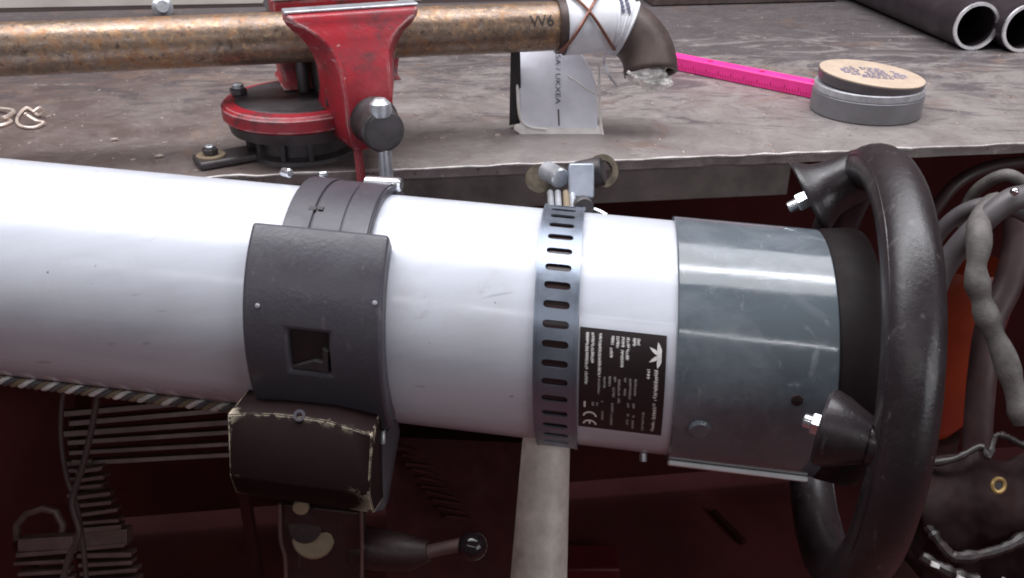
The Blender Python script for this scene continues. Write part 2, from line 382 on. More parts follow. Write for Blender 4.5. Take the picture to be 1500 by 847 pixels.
# ------------------------------------------------------------------ duct frame
A = at_d(0, 389.5, 0.599); B = at_d(980, 494, 0.5518)
u = (B - A).normalized(); TR = 0.07
e1v = CAM - (A+B)/2; e1v = (e1v - u*e1v.dot(u)).normalized(); e2v = e1v.cross(u)
SK = 0.07
def tp(s, ph, r): return A + u*(s - SK*r*math.sin(ph)) + (e1v*math.cos(ph) + e2v*math.sin(ph))*r
def hit(px, py, r=TR):
    d = ray(px, py).normalized(); o = CAM - A
    d2 = d - u*d.dot(u); o2 = o - u*o.dot(u)
    a = d2.dot(d2); b = d2.dot(o2); c = o2.dot(o2) - r*r; D = b*b - a*c
    t = (-b - math.sqrt(max(D, 0)))/a; p = o + d*t; s = p.dot(u); q = p - u*s
    ph = math.atan2(q.dot(e2v), q.dot(e1v)); return s + SK*r*math.sin(ph), ph
def tlathe(bm, prof, n=128):
    rings = [[bm.verts.new(tp(s, 2*pi*i/n, r)) for i in range(n)] for s, r in prof]
    for a, b in zip(rings, rings[1:] + rings[:1]):
        for i in range(n): bm.faces.new((a[i], a[(i+1)%n], b[(i+1)%n], b[i]))
    return bm
def shell(bm, s0, s1, p0, p1, ri, ro, n=24, m=1, fn=None):
    """segment of a thick cylinder wall round the duct axis"""
    G = {}
    for k, r in enumerate((ri, ro)):
        for i in range(n+1):
            for j in range(m+1):
                G[k,i,j] = bm.verts.new(tp(s0 + (s1-s0)*j/m, p0 + (p1-p0)*i/n, r))
    for i in range(n):
        for j in range(m):
            for k in (0, 1): bm.faces.new((G[k,i,j], G[k,i+1,j], G[k,i+1,j+1], G[k,i,j+1]))
        for j in (0, m): bm.faces.new((G[0,i,j], G[0,i+1,j], G[1,i+1,j], G[1,i,j]))
    for j in range(m):
        for i in (0, n): bm.faces.new((G[0,i,j], G[0,i,j+1], G[1,i,j+1], G[1,i,j]))
    return bm
def S_at(px, r=TR): 
    # station along the axis of the point that faces the camera at pixel column px
    best = None
    for py in range(300, 600, 4):
        s, ph = hit(px, py, r)
        if best is None or abs(ph) < best[0]: best = (abs(ph), s)
    return best[1]
arm = empty('fume_extraction_arm', A + u*0.3 - V((0,0,0.3)))
tag(arm, 'white fume extraction duct with black ring handle hanging in front of the workbench', 'extraction arm')
sC0 = S_at(992); sC1 = S_at(1231, 0.0725)
bm = NB(); tlathe(bm, [(-0.5, TR), (sC1 - 0.005, TR), (sC1 - 0.005, TR - 0.003), (-0.5, TR - 0.003)]); kid(arm, 'duct', bm, 'white')
# grey collar
bm = NB(); rc = TR + 0.0026
tlathe(bm, [(sC0, TR + 0.0003), (sC0, rc - 0.0006), (sC0 + 0.0007, rc), (sC1 - 0.0007, rc), (sC1, rc - 0.0007), (sC1, TR + 0.0003)])
collar = kid(arm, 'collar', bm, 'collar')
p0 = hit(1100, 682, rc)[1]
bm = NB(); shell(bm, sC0 + 0.001, S_at(1222, rc), rad(-86), rad(-76), rc + 0.0002, rc + 0.0032, 6); kid(collar, 'rim_glint_strip', bm, 'rim_glint', bevel=0.0008)  # pale strip stands in for light caught along the collar's lower edge
s, ph = hit(1025, 628, rc); nn = tp(0, ph, 1) - tp(0, ph, 0)
bm = NB(); lathe(bm, tp(s, ph, rc - 0.001), nn, [(0,0),(0,0.0062),(0.0018,0.0062),(0.0030,0.0050),(0.0032,0)], 28); kid(collar, 'rivet', bm, 'collar')
s, ph = hit(1167, 586, rc); nn = tp(0, ph, 1) - tp(0, ph, 0)
bm = NB(); lathe(bm, tp(s, ph, rc - 0.001), nn, [(0,0),(0,0.003),(0.0020,0.003),(0.0026,0)], 16); kid(collar, 'screw', bm, 'dark')
# seam bead low on the duct
s, ph = hit(942, 672, TR)
bm = NB(); cyl(bm, tp(s, rad(-84), TR), tp(s, rad(-84), TR + 0.0055), 0.0022, 14, 0.0005); kid(arm, 'drain_stud', bm, 'pale_steel')

# slotted hose clamp
sb0, sb1 = S_at(784), S_at(845); sm = (sb0+sb1)/2
clamp = None
bm = NB(); pitch = rad(8.3); n0 = int(2*pi/pitch); pitch = 2*pi/n0; ri, ro = TR + 0.0016, TR + 0.0028
hw = (sb1 - sb0)/2; hs = hw*0.64; sh = 0.0021; off = hit(815, 418, ro)[1]
angs = []
ca = math.atan2(pitch/2*ro, hw)
for a in (0, ca*0.5, ca, (ca + pi/2)/2): angs.append(a)
angs = [a for a in angs] + [pi/2] + [pi - a for a in reversed(angs)][:-1] + [pi] 
angs = angs + [a + pi for a in angs[1:-1]]
def rect(a):
    c, s_ = math.cos(a), math.sin(a); k = min(hw/max(abs(c), 1e-9), (pitch/2*ro)/max(abs(s_), 1e-9)); return c*k, s_*k
def stad(a):
    c, s_ = math.cos(a), math.sin(a); L = hs - sh
    k = sh/max(abs(s_), 1e-9)
    if abs(c*k) <= L: return c*k, s_*k
    # on the round end
    cc = abs(c); disc = L*L*cc*cc - (L*L - sh*sh); k = L*cc + math.sqrt(max(disc, 0)); return c*k, s_*k
stA = [i*2*pi/32 for i in range(32)]
for k in range(n0):
    pc = off + k*pitch; loops = []
    allA = sorted(set([round(a, 5) for a in angs] + [round(math.atan2(sh*math.sin(t), (hs - sh)*(1 if math.cos(t) > 0 else -1) + sh*math.cos(t)) % (2*pi), 5) for t in [rad(x) for x in (30, 60, 90, 120, 150, 210, 240, 270, 300, 330)]]))
    for fnn, r in ((rect, ro), (stad, ro), (stad, ri), (rect, ri)):
        loops.append([bm.verts.new(tp(sm + fnn(a)[0], pc + fnn(a)[1]/ro, r)) for a in allA])
    m = len(allA)
    for l0, l1 in ((0,1),(1,2),(2,3)):
        for i in range(m): bm.faces.new((loops[l0][i], loops[l0][(i+1)%m], loops[l1][(i+1)%m], loops[l1][i]))
bmesh.ops.remove_doubles(bm, verts=bm.verts[:], dist=1e-5)
clamp = kid(arm, 'hose_clamp', bm, 'band', smooth=40)
bm = NB(); shell(bm, sb0 + 0.001, sb1 - 0.001, 0, 2*pi, TR + 0.0001, TR + 0.0010, 96); kid(clamp, 'rubber_liner', bm, 'liner')
# folded rims of the band
for ss in (sb0, sb1):
    bm = NB(); tlathe(bm, [(ss - 0.0007, ri), (ss - 0.0007, ro + 0.0004), (ss + 0.0007, ro + 0.0004), (ss + 0.0007, ri)], 96); kid(clamp, 'band_rim', bm, 'band')
# screw housing and bolts on the top of the clamp
def phi_box(name, s, ph, r, hsx, hph, hr, mat, bev=0.001):
    n_ = (tp(0, ph, 1) - tp(0, ph, 0)); t_ = (tp(0, ph + pi/2, 1) - tp(0, ph + pi/2, 0))
    b = NB(); box(b, tp(s, ph, r), u, t_, n_, hsx, hph, hr); return kid(clamp, name, b, mat, bevel=bev)
P1 = at_d(851, 266, 0.60)
bm = NB(); box(bm, P1, R, F, U, 0.0082, 0.006, 0.0112); kid(clamp, 'screw_housing', bm, 'blue_steel', bevel=0.0012)
bm = NB(); cyl(bm, at_d(845, 258, 0.618), at_d(884, 250, 0.612), 0.0098, 24, 0.001); kid(clamp, 'tightening_screw', bm, 'iron')
bm = NB(); lathe(bm, at_d(881, 251, 0.616), -F + R*0.4, [(0, 0.0070), (0, 0.0112), (0.003, 0.0112), (0.003, 0.0070)], 28, closed=True); kid(clamp, 'screw_washer', bm, 'tarnish')
bm = NB(); cyl(bm, at_d(800, 250, 0.615), at_d(822, 262, 0.60), 0.0068, 20, 0.001); kid(clamp, 'lock_nut', bm, 'pale_steel')
bm = NB(); lathe(bm, at_d(790, 262, 0.618), F, [(0, 0.0001), (0, 0.0095), (0.003, 0.0095), (0.003, 0.0001)], 24, closed=True); kid(clamp, 'lock_washer', bm, 'tarnish')
for px in (806, 817, 829, 838):
    bm = NB(); cyl(bm, at_d(px, 282, 0.598), at_d(px + 2, 312, 0.575), 0.0021, 10); kid(clamp, 'guide_rod', bm, 'pale_steel' if px != 829 else 'wax')
bm = NB(); sweep(bm, catmull([at_d(852, 306, 0.578), at_d(868, 309, 0.574), at_d(884, 316, 0.57), at_d(889, 324, 0.57)]), 0.0026, 10); kid(clamp, 'spring_clip', bm, 'chrome')
bm = NB(); cyl(bm, at_d(853, 300, 0.585), at_d(856, 304, 0.566), 0.0062, 16, 0.001); kid(clamp, 'bolt_head', bm, 'iron')

# nameplate, wrapped on the duct
plA = hit(853, 479); plB = hit(979, 492); plC = hit(845, 622); plD = hit(966, 636)
ps0 = (plA[0] + plC[0])/2; ps1 = (plB[0] + plD[0])/2; pp0 = (plC[1] + plD[1])/2; pp1 = (plA[1] + plB[1])/2
# surrounding clear film
bm = NB(); shell(bm, sb1 + 0.001, sC0 - 0.0005, pp0 - rad(13), pp1 + rad(5), TR + 0.0001, TR + 0.00035, 30); film = kid(arm, 'clear_film', bm, 'white')
bm = NB(); shell(bm, ps0, ps1, pp0, pp1, TR + 0.0004, TR + 0.0009, 24); plate = kid(arm, 'nameplate', bm, 'plate_black')
def npoint(a, b): return tp(ps0 + (ps1-ps0)*a, pp1 + (pp0-pp1)*b, TR + 0.00115)   # a across 0..1, b down 0..1
def nface(bm, pts): bm.faces.new([bm.verts.new(npoint(*p)) for p in pts])
def word(bm, a, b0, b1, w, dens=0.013):
    # one rotated line of print: letters as little unequal blocks down the plate
    b = b0
    while b < b1 - 0.004:
        l = min(random.uniform(0.6, 1.3)*dens, b1 - b); k = random.random()
        x0 = a - w/2 + (random.uniform(0, w*0.35) if k < 0.4 else 0); x1 = a + w/2 - (random.uniform(0, w*0.35) if k > 0.6 else 0)
        nface(bm, [(x0, b), (x1, b), (x1, b + l*0.42), (x0, b + l*0.42)])
        if k < 0.7: nface(bm, [(a - w*0.16, b + l*0.42), (a + w*0.2, b + l*0.42), (a + w*0.2, b + l*0.78), (a - w*0.16, b + l*0.78)])
        b += l
bm = NB()
for (a, b0, b1, w_) in ((0.895,0.30,0.585,0.052),(0.895,0.615,0.80,0.050),(0.89,0.82,0.95,0.045),(0.805,0.30,0.39,0.040)): word(bm, a, b0, b1, w_, 0.022)
for (a, b0, b1) in ((0.085,0.04,0.36),(0.085,0.38,0.50),(0.15,0.04,0.30),(0.235,0.04,0.42),(0.38,0.05,0.13),(0.37,0.15,0.24),(0.44,0.05,0.15),(0.50,0.05,0.14),(0.495,0.16,0.31),(0.56,0.05,0.14),(0.555,0.15,0.24),(0.63,0.05,0.12),(0.68,0.05,0.11)): word(bm, a, b0, b1, 0.042)
kid(plate, 'print', bm, 'plate_print', smooth=0)
bm = NB()
for (a, b0, b1) in ((0.235,0.43,0.58),(0.30,0.41,0.52),(0.36,0.40,0.50),(0.42,0.40,0.45),(0.41,0.50,0.60),(0.47,0.42,0.58),(0.475,0.60,0.66),(0.54,0.40,0.44),(0.54,0.50,0.57),(0.60,0.40,0.60),(0.66,0.40,0.56),(0.40,0.66,0.78),(0.395,0.79,0.93),(0.28,0.65,0.67),(0.285,0.76,0.87),(0.585,0.64,0.69),(0.65,0.64,0.69),(0.59,0.76,0.79),(0.585,0.82,0.90),(0.655,0.77,0.80),(0.65,0.83,0.94),(0.77,0.72,0.95),(0.17,0.67,0.71),(0.22,0.67,0.71)): word(bm, a, b0, b1, 0.034)
kid(plate, 'faint_print', bm, 'print_grey', smooth=0)
bm = NB()   # leaf emblem: crescent with two points to the left
def petal(bm, x0, y0, ang, L, W):
    pts = []
    for t in [i/8 for i in range(9)]: pts.append((t*L, W*math.sin(pi*t**0.8)))
    for t in [i/8 for i in range(7, 0, -1)]: pts.append((t*L, -W*math.sin(pi*t**0.8)))
    c, s_ = math.cos(ang), math.sin(ang)
    nface(bm, [(x0 + (x*c - y*s_)*1.0, y0 + (x*s_ + y*c)*0.86) for x, y in pts])
for ang, L, W in ((rad(-103), 0.135, 0.026), (rad(103), 0.135, 0.026), (rad(-150), 0.150, 0.020), (rad(150), 0.150, 0.020)): petal(bm, 0.935, 0.175, ang, L, W)
nface(bm, [(0.915, 0.10), (0.945, 0.13), (0.95, 0.175), (0.945, 0.22), (0.915, 0.25), (0.895, 0.175)])
kid(plate, 'leaf_emblem', bm, 'plate_print', smooth=0)
bm = NB()   # CE mark, turned with the rest of the print
for cb, bar in ((0.84, False), (0.945, True)):
    out = [(0.135 + 0.085*math.cos(t), cb + 0.062*math.sin(t)) for t in [pi + pi*i/14 for i in range(15)]]
    inn = [(0.135 + 0.062*math.cos(t), cb + 0.042*math.sin(t)) for t in [pi + pi*i/14 for i in range(15)]]
    for i in range(14): nface(bm, [out[i], out[i+1], inn[i+1], inn[i]])
    if bar: nface(bm, [(0.124, cb - 0.045), (0.146, cb - 0.045), (0.146, cb - 0.004), (0.124, cb - 0.004)])
nface(bm, [(0.06, 0.67), (0.085, 0.67), (0.085, 0.735), (0.06, 0.735)])
kid(plate, 'conformity_mark', bm, 'plate_print', smooth=0)

# ------------------------------------------------------------------ support clamp: strap, moulded shell, block
st0, st1 = hit(414, 312, 0.0785)[0], hit(542, 330, 0.0785)[0]
RO = 0.0768
bm = NB(); shell(bm, st0, st1, rad(20), rad(170), TR + 0.0004, RO - 0.0015, 40); strap = kid(arm, 'strap', bm, 'shell', bevel=0.001)
d3 = (st1 - st0)/3
for i, (a0, a1, rr) in enumerate(((st0 + 0.001, st0 + d3 - 0.0008, RO), (st0 + d3 + 0.0002, st0 + 2*d3 - 0.0002, RO - 0.0008), (st0 + 2*d3 + 0.0008, st1 - 0.001, RO))):
    bm = NB(); shell(bm, a0, a1, rad(22), rad(168), RO - 0.0014, rr, 40); kid(strap, 'strap_rib', bm, 'shell', bevel=0.0005)
for px, hw_ in ((458, 0.0022), (470, 0.0014)):
    s, ph = hit(px, 305, RO); n_ = tp(0, ph, 1) - tp(0, ph, 0)
    bm = NB(); box(bm, tp(s, ph, RO - 0.0006), u, n_.cross(u), n_, hw_, 0.0014, 0.0008); kid(strap, 'slot', bm, 'dark_ink')
bm = NB(); cyl(bm, at_d(535, 268, 0.568), at_d(588, 271, 0.562), 0.0044, 18, 0.0012); kid(arm, 'clamp_bolt', bm, 'zinc')
bm = NB(); cyl(bm, at_d(415, 252, 0.585), at_d(425, 254, 0.58), 0.003, 14, 0.0008); kid(strap, 'pivot_pin', bm, 'zinc')
bm = NB(); cyl(bm, at_d(468, 256, 0.585), at_d(480, 255, 0.585), 0.002, 12, 0.0006); kid(strap, 'rivet', bm, 'zinc')
RS = 0.0828
ha = hit(369, 324, RS); hb = hit(563, 342, RS); hc = hit(350, 600, RS); hd = hit(548, 630, RS)
q0, q1 = S_at(354, RS), S_at(559, RS); pt = (ha[1] + hb[1])/2; pb = rad(-58)
# shell with a true square opening in it
so0, so1 = S_at(421, RS), S_at(481, RS); po1 = hit(450, 486, RS)[1]; po0 = hit(450, 545, RS)[1]
bm = NB()
def shell_grid(bm, S_, P_, hole, ri, ro):
    G = {}
    for k, r in enumerate((ri, ro)):
        for i, p in enumerate(P_):
            for j, s_ in enumerate(S_): G[k,i,j] = bm.verts.new(tp(s_, p, r))
    solid = lambda i, j: 0 <= i < len(P_)-1 and 0 <= j < len(S_)-1 and not (hole[0] <= P_[i] + 1e-6 and P_[i+1] <= hole[1] + 1e-6 and hole[2] <= S_[j] + 1e-6 and S_[j+1] <= hole[3] + 1e-6)
    for i in range(len(P_)-1):
        for j in range(len(S_)-1):
            if not solid(i, j): continue
            for k in (0, 1): bm.faces.new((G[k,i,j], G[k,i+1,j], G[k,i+1,j+1], G[k,i,j+1]))
            for (di, dj, a, b) in ((-1,0,(i,j),(i,j+1)), (1,0,(i+1,j),(i+1,j+1)), (0,-1,(i,j),(i+1,j)), (0,1,(i,j+1),(i+1,j+1))):
                if not solid(i+di, j+dj): bm.faces.new((G[(0,)+a], G[(0,)+b], G[(1,)+b], G[(1,)+a]))
def lin_(a, b, n): return [a + (b-a)*i/n for i in range(n)]
P_ = lin_(pb, po0, 12) + lin_(po0, po1, 5) + lin_(po1, pt, 14) + [pt]
S_ = [q0, so0, so1, q1]
shell_grid(bm, S_, P_, (po0, po1, so0, so1), TR + 0.0006, RS)
housing = kid(arm, 'clamp_shell', bm, 'shell', bevel=0.0022, seg=3)
bm = NB(); shell(bm, so0 - 0.001, so1 + 0.001, po0 - 0.01, po1 + 0.01, TR + 0.0007, TR + 0.0085, 10); kid(housing, 'recess_floor', bm, 'plate_black')
bm = NB(); s2 = so0 + (so1 - so0)*0.45
pts = [(s2 - 0.010, po0 + 0.018), (so1 - 0.0015, po0 + 0.012), (so1 - 0.0008, po0 + 0.16), (so1 - 0.0035, po0 + 0.18), (so1 - 0.004, po0 + 0.075), (s2 + 0.004, po0 + 0.085)]
a = [bm.verts.new(tp(s_, p, TR + 0.0088)) for s_, p in pts]; b = [bm.verts.new(tp(s_, p, TR + 0.0125)) for s_, p in pts]
bm.faces.new(a); bm.faces.new(b)
for i in range(6): bm.faces.new((a[i], b[i], b[(i+1)%6], a[(i+1)%6]))
kid(housing, 'torn_tab', bm, 'iron')
for px, py in ((377, 448), (549, 444)):
    s, ph = hit(px, py, RS); n_ = tp(0, ph, 1) - tp(0, ph, 0)
    bm = NB(); lathe(bm, tp(s, ph, RS - 0.0008), n_, [(0,0),(0,0.0016),(0.0012,0.0014),(0.0016,0)], 12); kid(housing, 'screw', bm, 'pale_steel')
# joint block under the shell: worn edges
fr = at_d(333, 608, 0.500); 
def BL(px, py, d=0.0): return at_d(px, py, 0.497 - 0.00020*(px - 333)*0.35 + d)
topc = [(333,607),(362,606),(400,607),(440,611),(480,617),(515,627),(545,638)]
face = [BL(*p) for p in topc] + [BL(541,724), BL(436,712), BL(336,697)]
depth = F*0.052 + U*0.012
bm = NB()
fv = [bm.verts.new(p) for p in face]
nb = len(face)
# lower chamfer leans back; right side is a flank of its own
low = [BL(345,722,0.010), BL(440,736,0.010), BL(548,752,0.010)]
lv = [bm.verts.new(p) for p in low]
rt = [BL(574,622,0.042), BL(556,748,0.030)]
bk = [bm.verts.new(p + depth) for p in face[:7]]
bl = [bm.verts.new(p + F*0.042) for p in low]
bm.faces.new(fv)
for i in range(6): bm.faces.new((fv[i], fv[i+1], bk[i+1], bk[i]))
bm.faces.new((fv[9], fv[8], lv[1], lv[0])); bm.faces.new((fv[8], fv[7], lv[2], lv[1]))
bm.faces.new((fv[0], bk[0], bl[0], lv[0], fv[9])); bm.faces.new((fv[6], fv[7], lv[2], bl[2], bk[6]))
bm.faces.new((lv[0], lv[1], bl[1], bl[0])); bm.faces.new((lv[1], lv[2], bl[2], bl[1]))
bm.faces.new(bk + [bl[2], bl[1], bl[0]])
block = kid(arm, 'joint_block', bm, 'worn', smooth=0, bevel=0.0005, seg=1)
bm = NB(); lathe(bm, BL(439,609,0.001), -F + U*0.3, [(0,0.0016),(0,0.0032),(0.0012,0.0032),(0.0012,0.0016)], 20, closed=True); kid(housing, 'screw_eye', bm, 'shell')
bm = NB(); box(bm, at_d(556, 640, 0.525), R, F, U, 0.0035, 0.004, 0.004); kid(block, 'end_clip', bm, 'pale_steel', bevel=0.0008)
bm = NB(); prism(bm, [at_d(556,648,0.52), at_d(576,618,0.53), at_d(580,640,0.535), at_d(562,748,0.53), at_d(549,752,0.52)], F*0.02); kid(block, 'side_plate', bm, 'shell', bevel=0.0008)
# bracket and knob below the block
bm = NB(); prism(bm, [at_d(408,738,0.53), at_d(532,752,0.53), at_d(530,880,0.56), at_d(416,880,0.56), at_d(418,812,0.55), at_d(408,794,0.54)], F*0.012); br = kid(arm, 'bracket', bm, 'dark', bevel=0.001)
bm = NB(); lathe(bm, at_d(460,786,0.545), -F, [(0,0),(0,0.0125),(0.003,0.0128),(0.0052,0.0112),(0.0058,0)], 32); kid(br, 'knob', bm, 'wax')
bm = NB(); lathe(bm, at_d(449,770,0.5395), -F, [(0,0),(0,0.0096),(0.004,0.0096),(0.0046,0)], 32); kid(br, 'knob_cap', bm, 'dark')
bm = NB(); lathe(bm, at_d(441,742,0.520), -F - U*0.5, [(0,0),(0,0.0048),(0.002,0.0044),(0.0024,0)], 24); kid(br, 'bolt_head', bm, 'wax')
for px in (410, 529):
    bm = NB(); sweep(bm, catmull([at_d(px, 738, 0.528), at_d(px+1, 790, 0.535), at_d(px+8 if px<500 else px+1, 820, 0.54), at_d(px+9 if px<500 else px, 870, 0.55)], 5), 0.0011, 8); kid(br, 'flange_edge', bm, 'rack_steel')
# locking lever
lv_ = None
bm = NB(); sweep(bm, [at_d(524,800,0.556), at_d(560,806,0.552), at_d(600,810,0.548), at_d(628,808,0.546)], [0.013,0.0125,0.011,0.0065], 20); lever = kid(arm, 'locking_lever', bm, 'dark')
bm = NB(); sweep(bm, [at_d(620,810,0.546), at_d(655,802,0.544), at_d(688,796,0.542)], [0.0042,0.0040,0.0042], 14); kid(lever, 'lever_rod', bm, 'rack_steel')
bm = NB(); bmesh.ops.create_uvsphere(bm, u_segments=24, v_segments=14, radius=0.0088, matrix=Matrix.Translation(at_d(692,800,0.541))); kid(lever, 'lever_ball', bm, 'gloss_black')

# support post behind the duct
bm = NB(); p0 = at_d(788, 870, 0.66); p1 = at_d(821, 262, 0.655); ax = p1 - p0; L = ax.length
lathe(bm, p0 - ax.normalized()*0.12, ax, [(0,0),(0,0.0215),(0.12,0.0208),(0.25,0.0165),(L+0.02,0.0100),(L+0.02,0)], 48); kid(arm, 'support_post', bm, 'post_paint')

# ------------------------------------------------------------------ ring handle
yaw = rad(7.5); tilt = rad(-5.0)
rn = (R*math.cos(yaw) - F*math.sin(yaw)); rn = (rn*math.cos(tilt) + U*math.sin(tilt)).normalized()
rcen = at_d(1246, 538, 0.545); RR, rr_ = 0.1185, 0.0137
rx = (-F - rn*(-F).dot(rn)).normalized(); ry = rx.cross(rn)
if ry.dot(U) < 0: ry = -ry
def rp(a, R_=RR): return rcen + (rx*math.cos(a) + ry*math.sin(a))*R_      # a = 0 nearest the camera, 90 deg up
bm = NB(); n, m = 96, 24; G = []
for i in range(n):
    a = 2*pi*i/n; rdir = rx*math.cos(a) + ry*math.sin(a)
    G.append([bm.verts.new(rcen + rdir*(RR + rr_*math.cos(2*pi*j/m)) + rn*rr_*1.06*math.sin(2*pi*j/m)) for j in range(m)])
for i in range(n):
    for j in range(m): bm.faces.new((G[i][j], G[(i+1)%n][j], G[(i+1)%n][(j+1)%m], G[i][(j+1)%m]))
ring = kid(arm, 'ring_handle', bm, 'rubber')
for sb_ in (rad(-62), rad(118)):
    pts = []
    for i in range(121):
        a = 2*pi*i/120; rdir = rx*math.cos(a) + ry*math.sin(a)
        pts.append(rcen + rdir*(RR + rr_*math.cos(sb_)) + rn*rr_*1.06*math.sin(sb_))
    bm = NB(); sweep(bm, pts, [0.00042 + 0.00022*math.sin(i*0.9)*math.sin(i*0.37) for i in range(121)], 6); kid(ring, 'mould_seam', bm, 'rubber')
def foot(start, end, prof, ring_parent, bolt_len=0.012, tilt_=(0,0,0)):
    ax = V(end) - V(start); L = ax.length
    bm = NB(); lathe(bm, start, ax, [(L*t, r) for t, r in prof] , 36); f = kid(ring_parent, 'handle_foot', bm, 'rubber')
    d = ax.normalized(); b0 = V(end) - d*0.004
    bm = NB(); cyl(bm, b0, b0 + d*(0.004 + bolt_len*0.55), 0.0058, 6, 0.0006); kid(ring_parent, 'bolt', bm, 'zinc')
    bm = NB(); cyl(bm, b0, b0 + d*(0.004 + bolt_len), 0.0036, 14, 0.0006); kid(ring_parent, 'bolt', bm, 'zinc')
def px_of(p):
    v = p - CAM; d = v.dot(F); return 750 + FPX*v.dot(R)/d, 423.5 - FPX*v.dot(U)/d
ua = min((math.hypot(px_of(rp(rad(a)))[0] - 1276, px_of(rp(rad(a)))[1] - 262), a) for a in range(40, 140))[1]
us = rp(rad(ua)); ud = (us - CAM).dot(F)
foot(us, at_d(1184, 291, ud + 0.011), [(-0.24,0),(-0.22,0.006),(-0.12,0.0115),(0,0.0145),(0.20,0.0158),(0.42,0.0160),(0.60,0.0168),(0.74,0.0186),(0.85,0.0214),(0.92,0.0238),(0.965,0.0250),(0.995,0.0252),(1.02,0.0244),(1.02,0.0226),(0.97,0.019),(0.93,0.012),(0.93,0)], ring, 0.013)
foot(at_d(1300, 655, 0.436), at_d(1204, 624, 0.449), [(0,0),(0,0.0108),(0.24,0.0112),(0.25,0.0100),(0.27,0.0100),(0.28,0.0116),(0.45,0.0140),(0.70,0.0176),(0.88,0.0192),(0.95,0.0194),(1.0,0.0184),(1.01,0.016),(1.0,0)], ring, 0.009)
# black hood sleeve that the far side of the ring stands on
sH = S_at(1300, 0.074)
bm = NB(); tlathe(bm, [(sC1 + 0.0005, 0.0715), (sC1 + 0.004, 0.0735), (sH - 0.004, 0.0755), (sH, 0.0745), (sH, 0.069), (sC1 + 0.0005, 0.066)], 96); kid(arm, 'hood_sleeve', bm, 'sleeve')

# ------------------------------------------------------------------ twisted cord under the duct
c0 = hit(-120, 520); 
cord = empty('twisted_cord', tp(0.05, rad(-92), TR)); tag(cord, 'twisted pale cord lying along the underside of the white duct', 'cord')
def crd(s): 
    ph = rad(-80) - 0.0*s; return tp(s, ph, TR + 0.0036)
sE = S_at(336)
for k in range(3):
    pts = []
    for i in range(160):
        s = -0.2 + (sE + 0.2)*i/159; a = 2*pi*s/0.016 + k*2*pi/3
        c = crd(s); pts.append(c + e1v*0.0018*math.cos(a) + e2v*0.0018*math.sin(a))
    bm = NB(); sweep(bm, pts, 0.0017, 7); kid(cord, 'strand', bm, ['cord_white','wax','cable_grey'][k])

# ------------------------------------------------------------------ rusty pipe in the vice
PZ = 0.99; PR = 0.0196
pA = at_z(0, 73, PZ); pB = at_z(800, 39, PZ); pj = (pB - pA).normalized()
pE = at_z(834, 37, PZ); Lr = (pE - pA).dot(pj)
pipe = empty('steel_pipe', pA + pj*0.3 - V((0,0,PR))); tag(pipe, 'long rusty steel pipe with elbow end, clamped in the red vice', 'pipe')
bm = NB(); lathe(bm, pA, pj, [(-0.35, PR - 0.003), (-0.35, PR), (Lr, PR), (Lr, PR - 0.003)], 64, closed=True); kid(pipe, 'pipe_body', bm, 'rust')
# handwritten mark
fc = bpy.data.curves.new('t', 'FONT')
def text_mesh(body, size):
    c = bpy.data.curves.new('txt', 'FONT'); c.body = body; c.size = size; c.align_x = 'CENTER'; c.align_y = 'CENTER'; c.resolution_u = 3
    o = bpy.data.objects.new('txt', c); COL.objects.link(o); dg = bpy.context.evaluated_depsgraph_get(); dg.update()
    me = bpy.data.meshes.new_from_object(o.evaluated_get(dg)); bpy.data.objects.remove(o); bpy.data.curves.remove(c)
    bm = NB(); bm.from_mesh(me); bpy.data.meshes.remove(me); return bm
pz = V((0,0,1)); pc_ = pj.cross(pz)         # horizontal, towards the camera
if pc_.y > 0: pc_ = -pc_
bm = text_mesh('W6', 0.013); bmesh.ops.subdivide_edges(bm, edges=bm.edges[:], cuts=2)
sW = (at_z(785, 38, PZ) - pA).dot(pj)
for v in bm.verts:
    a = rad(24) + v.co.y/PR; v.co = pA + pj*(sW + v.co.x) + (pc_*math.cos(a) + pz*math.sin(a))*(PR + 0.0003)
kid(pipe, 'pen_mark', bm, 'dark_ink', smooth=0)
# paper wrap over the joint, elbow, wire
eC = pA + pj*Lr
path = [eC - pj*0.012, eC + pj*0.012, eC + pj*0.030]
cr = 0.036; dn = (-pz + pc_*0.55).normalized(); e_c = eC + pj*0.030 + dn*cr
for i in range(1, 13):
    a = rad(95)*i/12; path.append(e_c + pj*cr*math.sin(a) - dn*cr*math.cos(a))
path.append(path[-1] + (path[-1] - path[-2])*0.9)
bm = NB(); sweep(bm, path, [PR*1.15]*len(path), 40, caps=False)
elbow = kid(pipe, 'elbow', bm, 'elbow_steel'); m_ = elbow.modifiers.new('s', 'SOLIDIFY'); m_.thickness = 0.003
wp = [eC - pj*0.006, eC + pj*0.012] + path[2:7]
bm = NB(); rings = 24
sweep(bm, catmull(wp, 4), [PR*1.2 + random.uniform(-0.0006, 0.0010) for _ in range(4*(len(wp)-1)+1)], 40, caps=False); wrap = kid(pipe, 'paper_wrap', bm, 'paper')
m_ = wrap.modifiers.new('s', 'SOLIDIFY'); m_.thickness = 0.0008
for k, px in enumerate((893, 903)):
    bm = NB()
    c = path[3 + k]; 
    for q in range(5):
        a = rad(36 + q*9); 
        box(bm, c + pj*0.004 + (pc_*math.cos(a) + pz*math.sin(a))*(PR*1.2 + 0.0012), pj, (pz*math.cos(a) - pc_*math.sin(a)), (pc_*math.cos(a) + pz*math.sin(a)), 0.0014, 0.0014, 0.0003)
    kid(wrap, 'print', bm, 'ink', smooth=0)
for sgn in (1, -1):
    pts = []
    for i in range(25):
        a = rad(-40 + 150*i/24); t = i/24 - 0.5
        pts.append(eC + pj*(0.010 + sgn*t*0.046) + (pc_*math.cos(a) + pz*math.sin(a))*(PR*1.2 + 0.0026))
    bm = NB(); sweep(bm, pts, 0.0014, 8); kid(pipe, 'binding_wire', bm, 'copper')
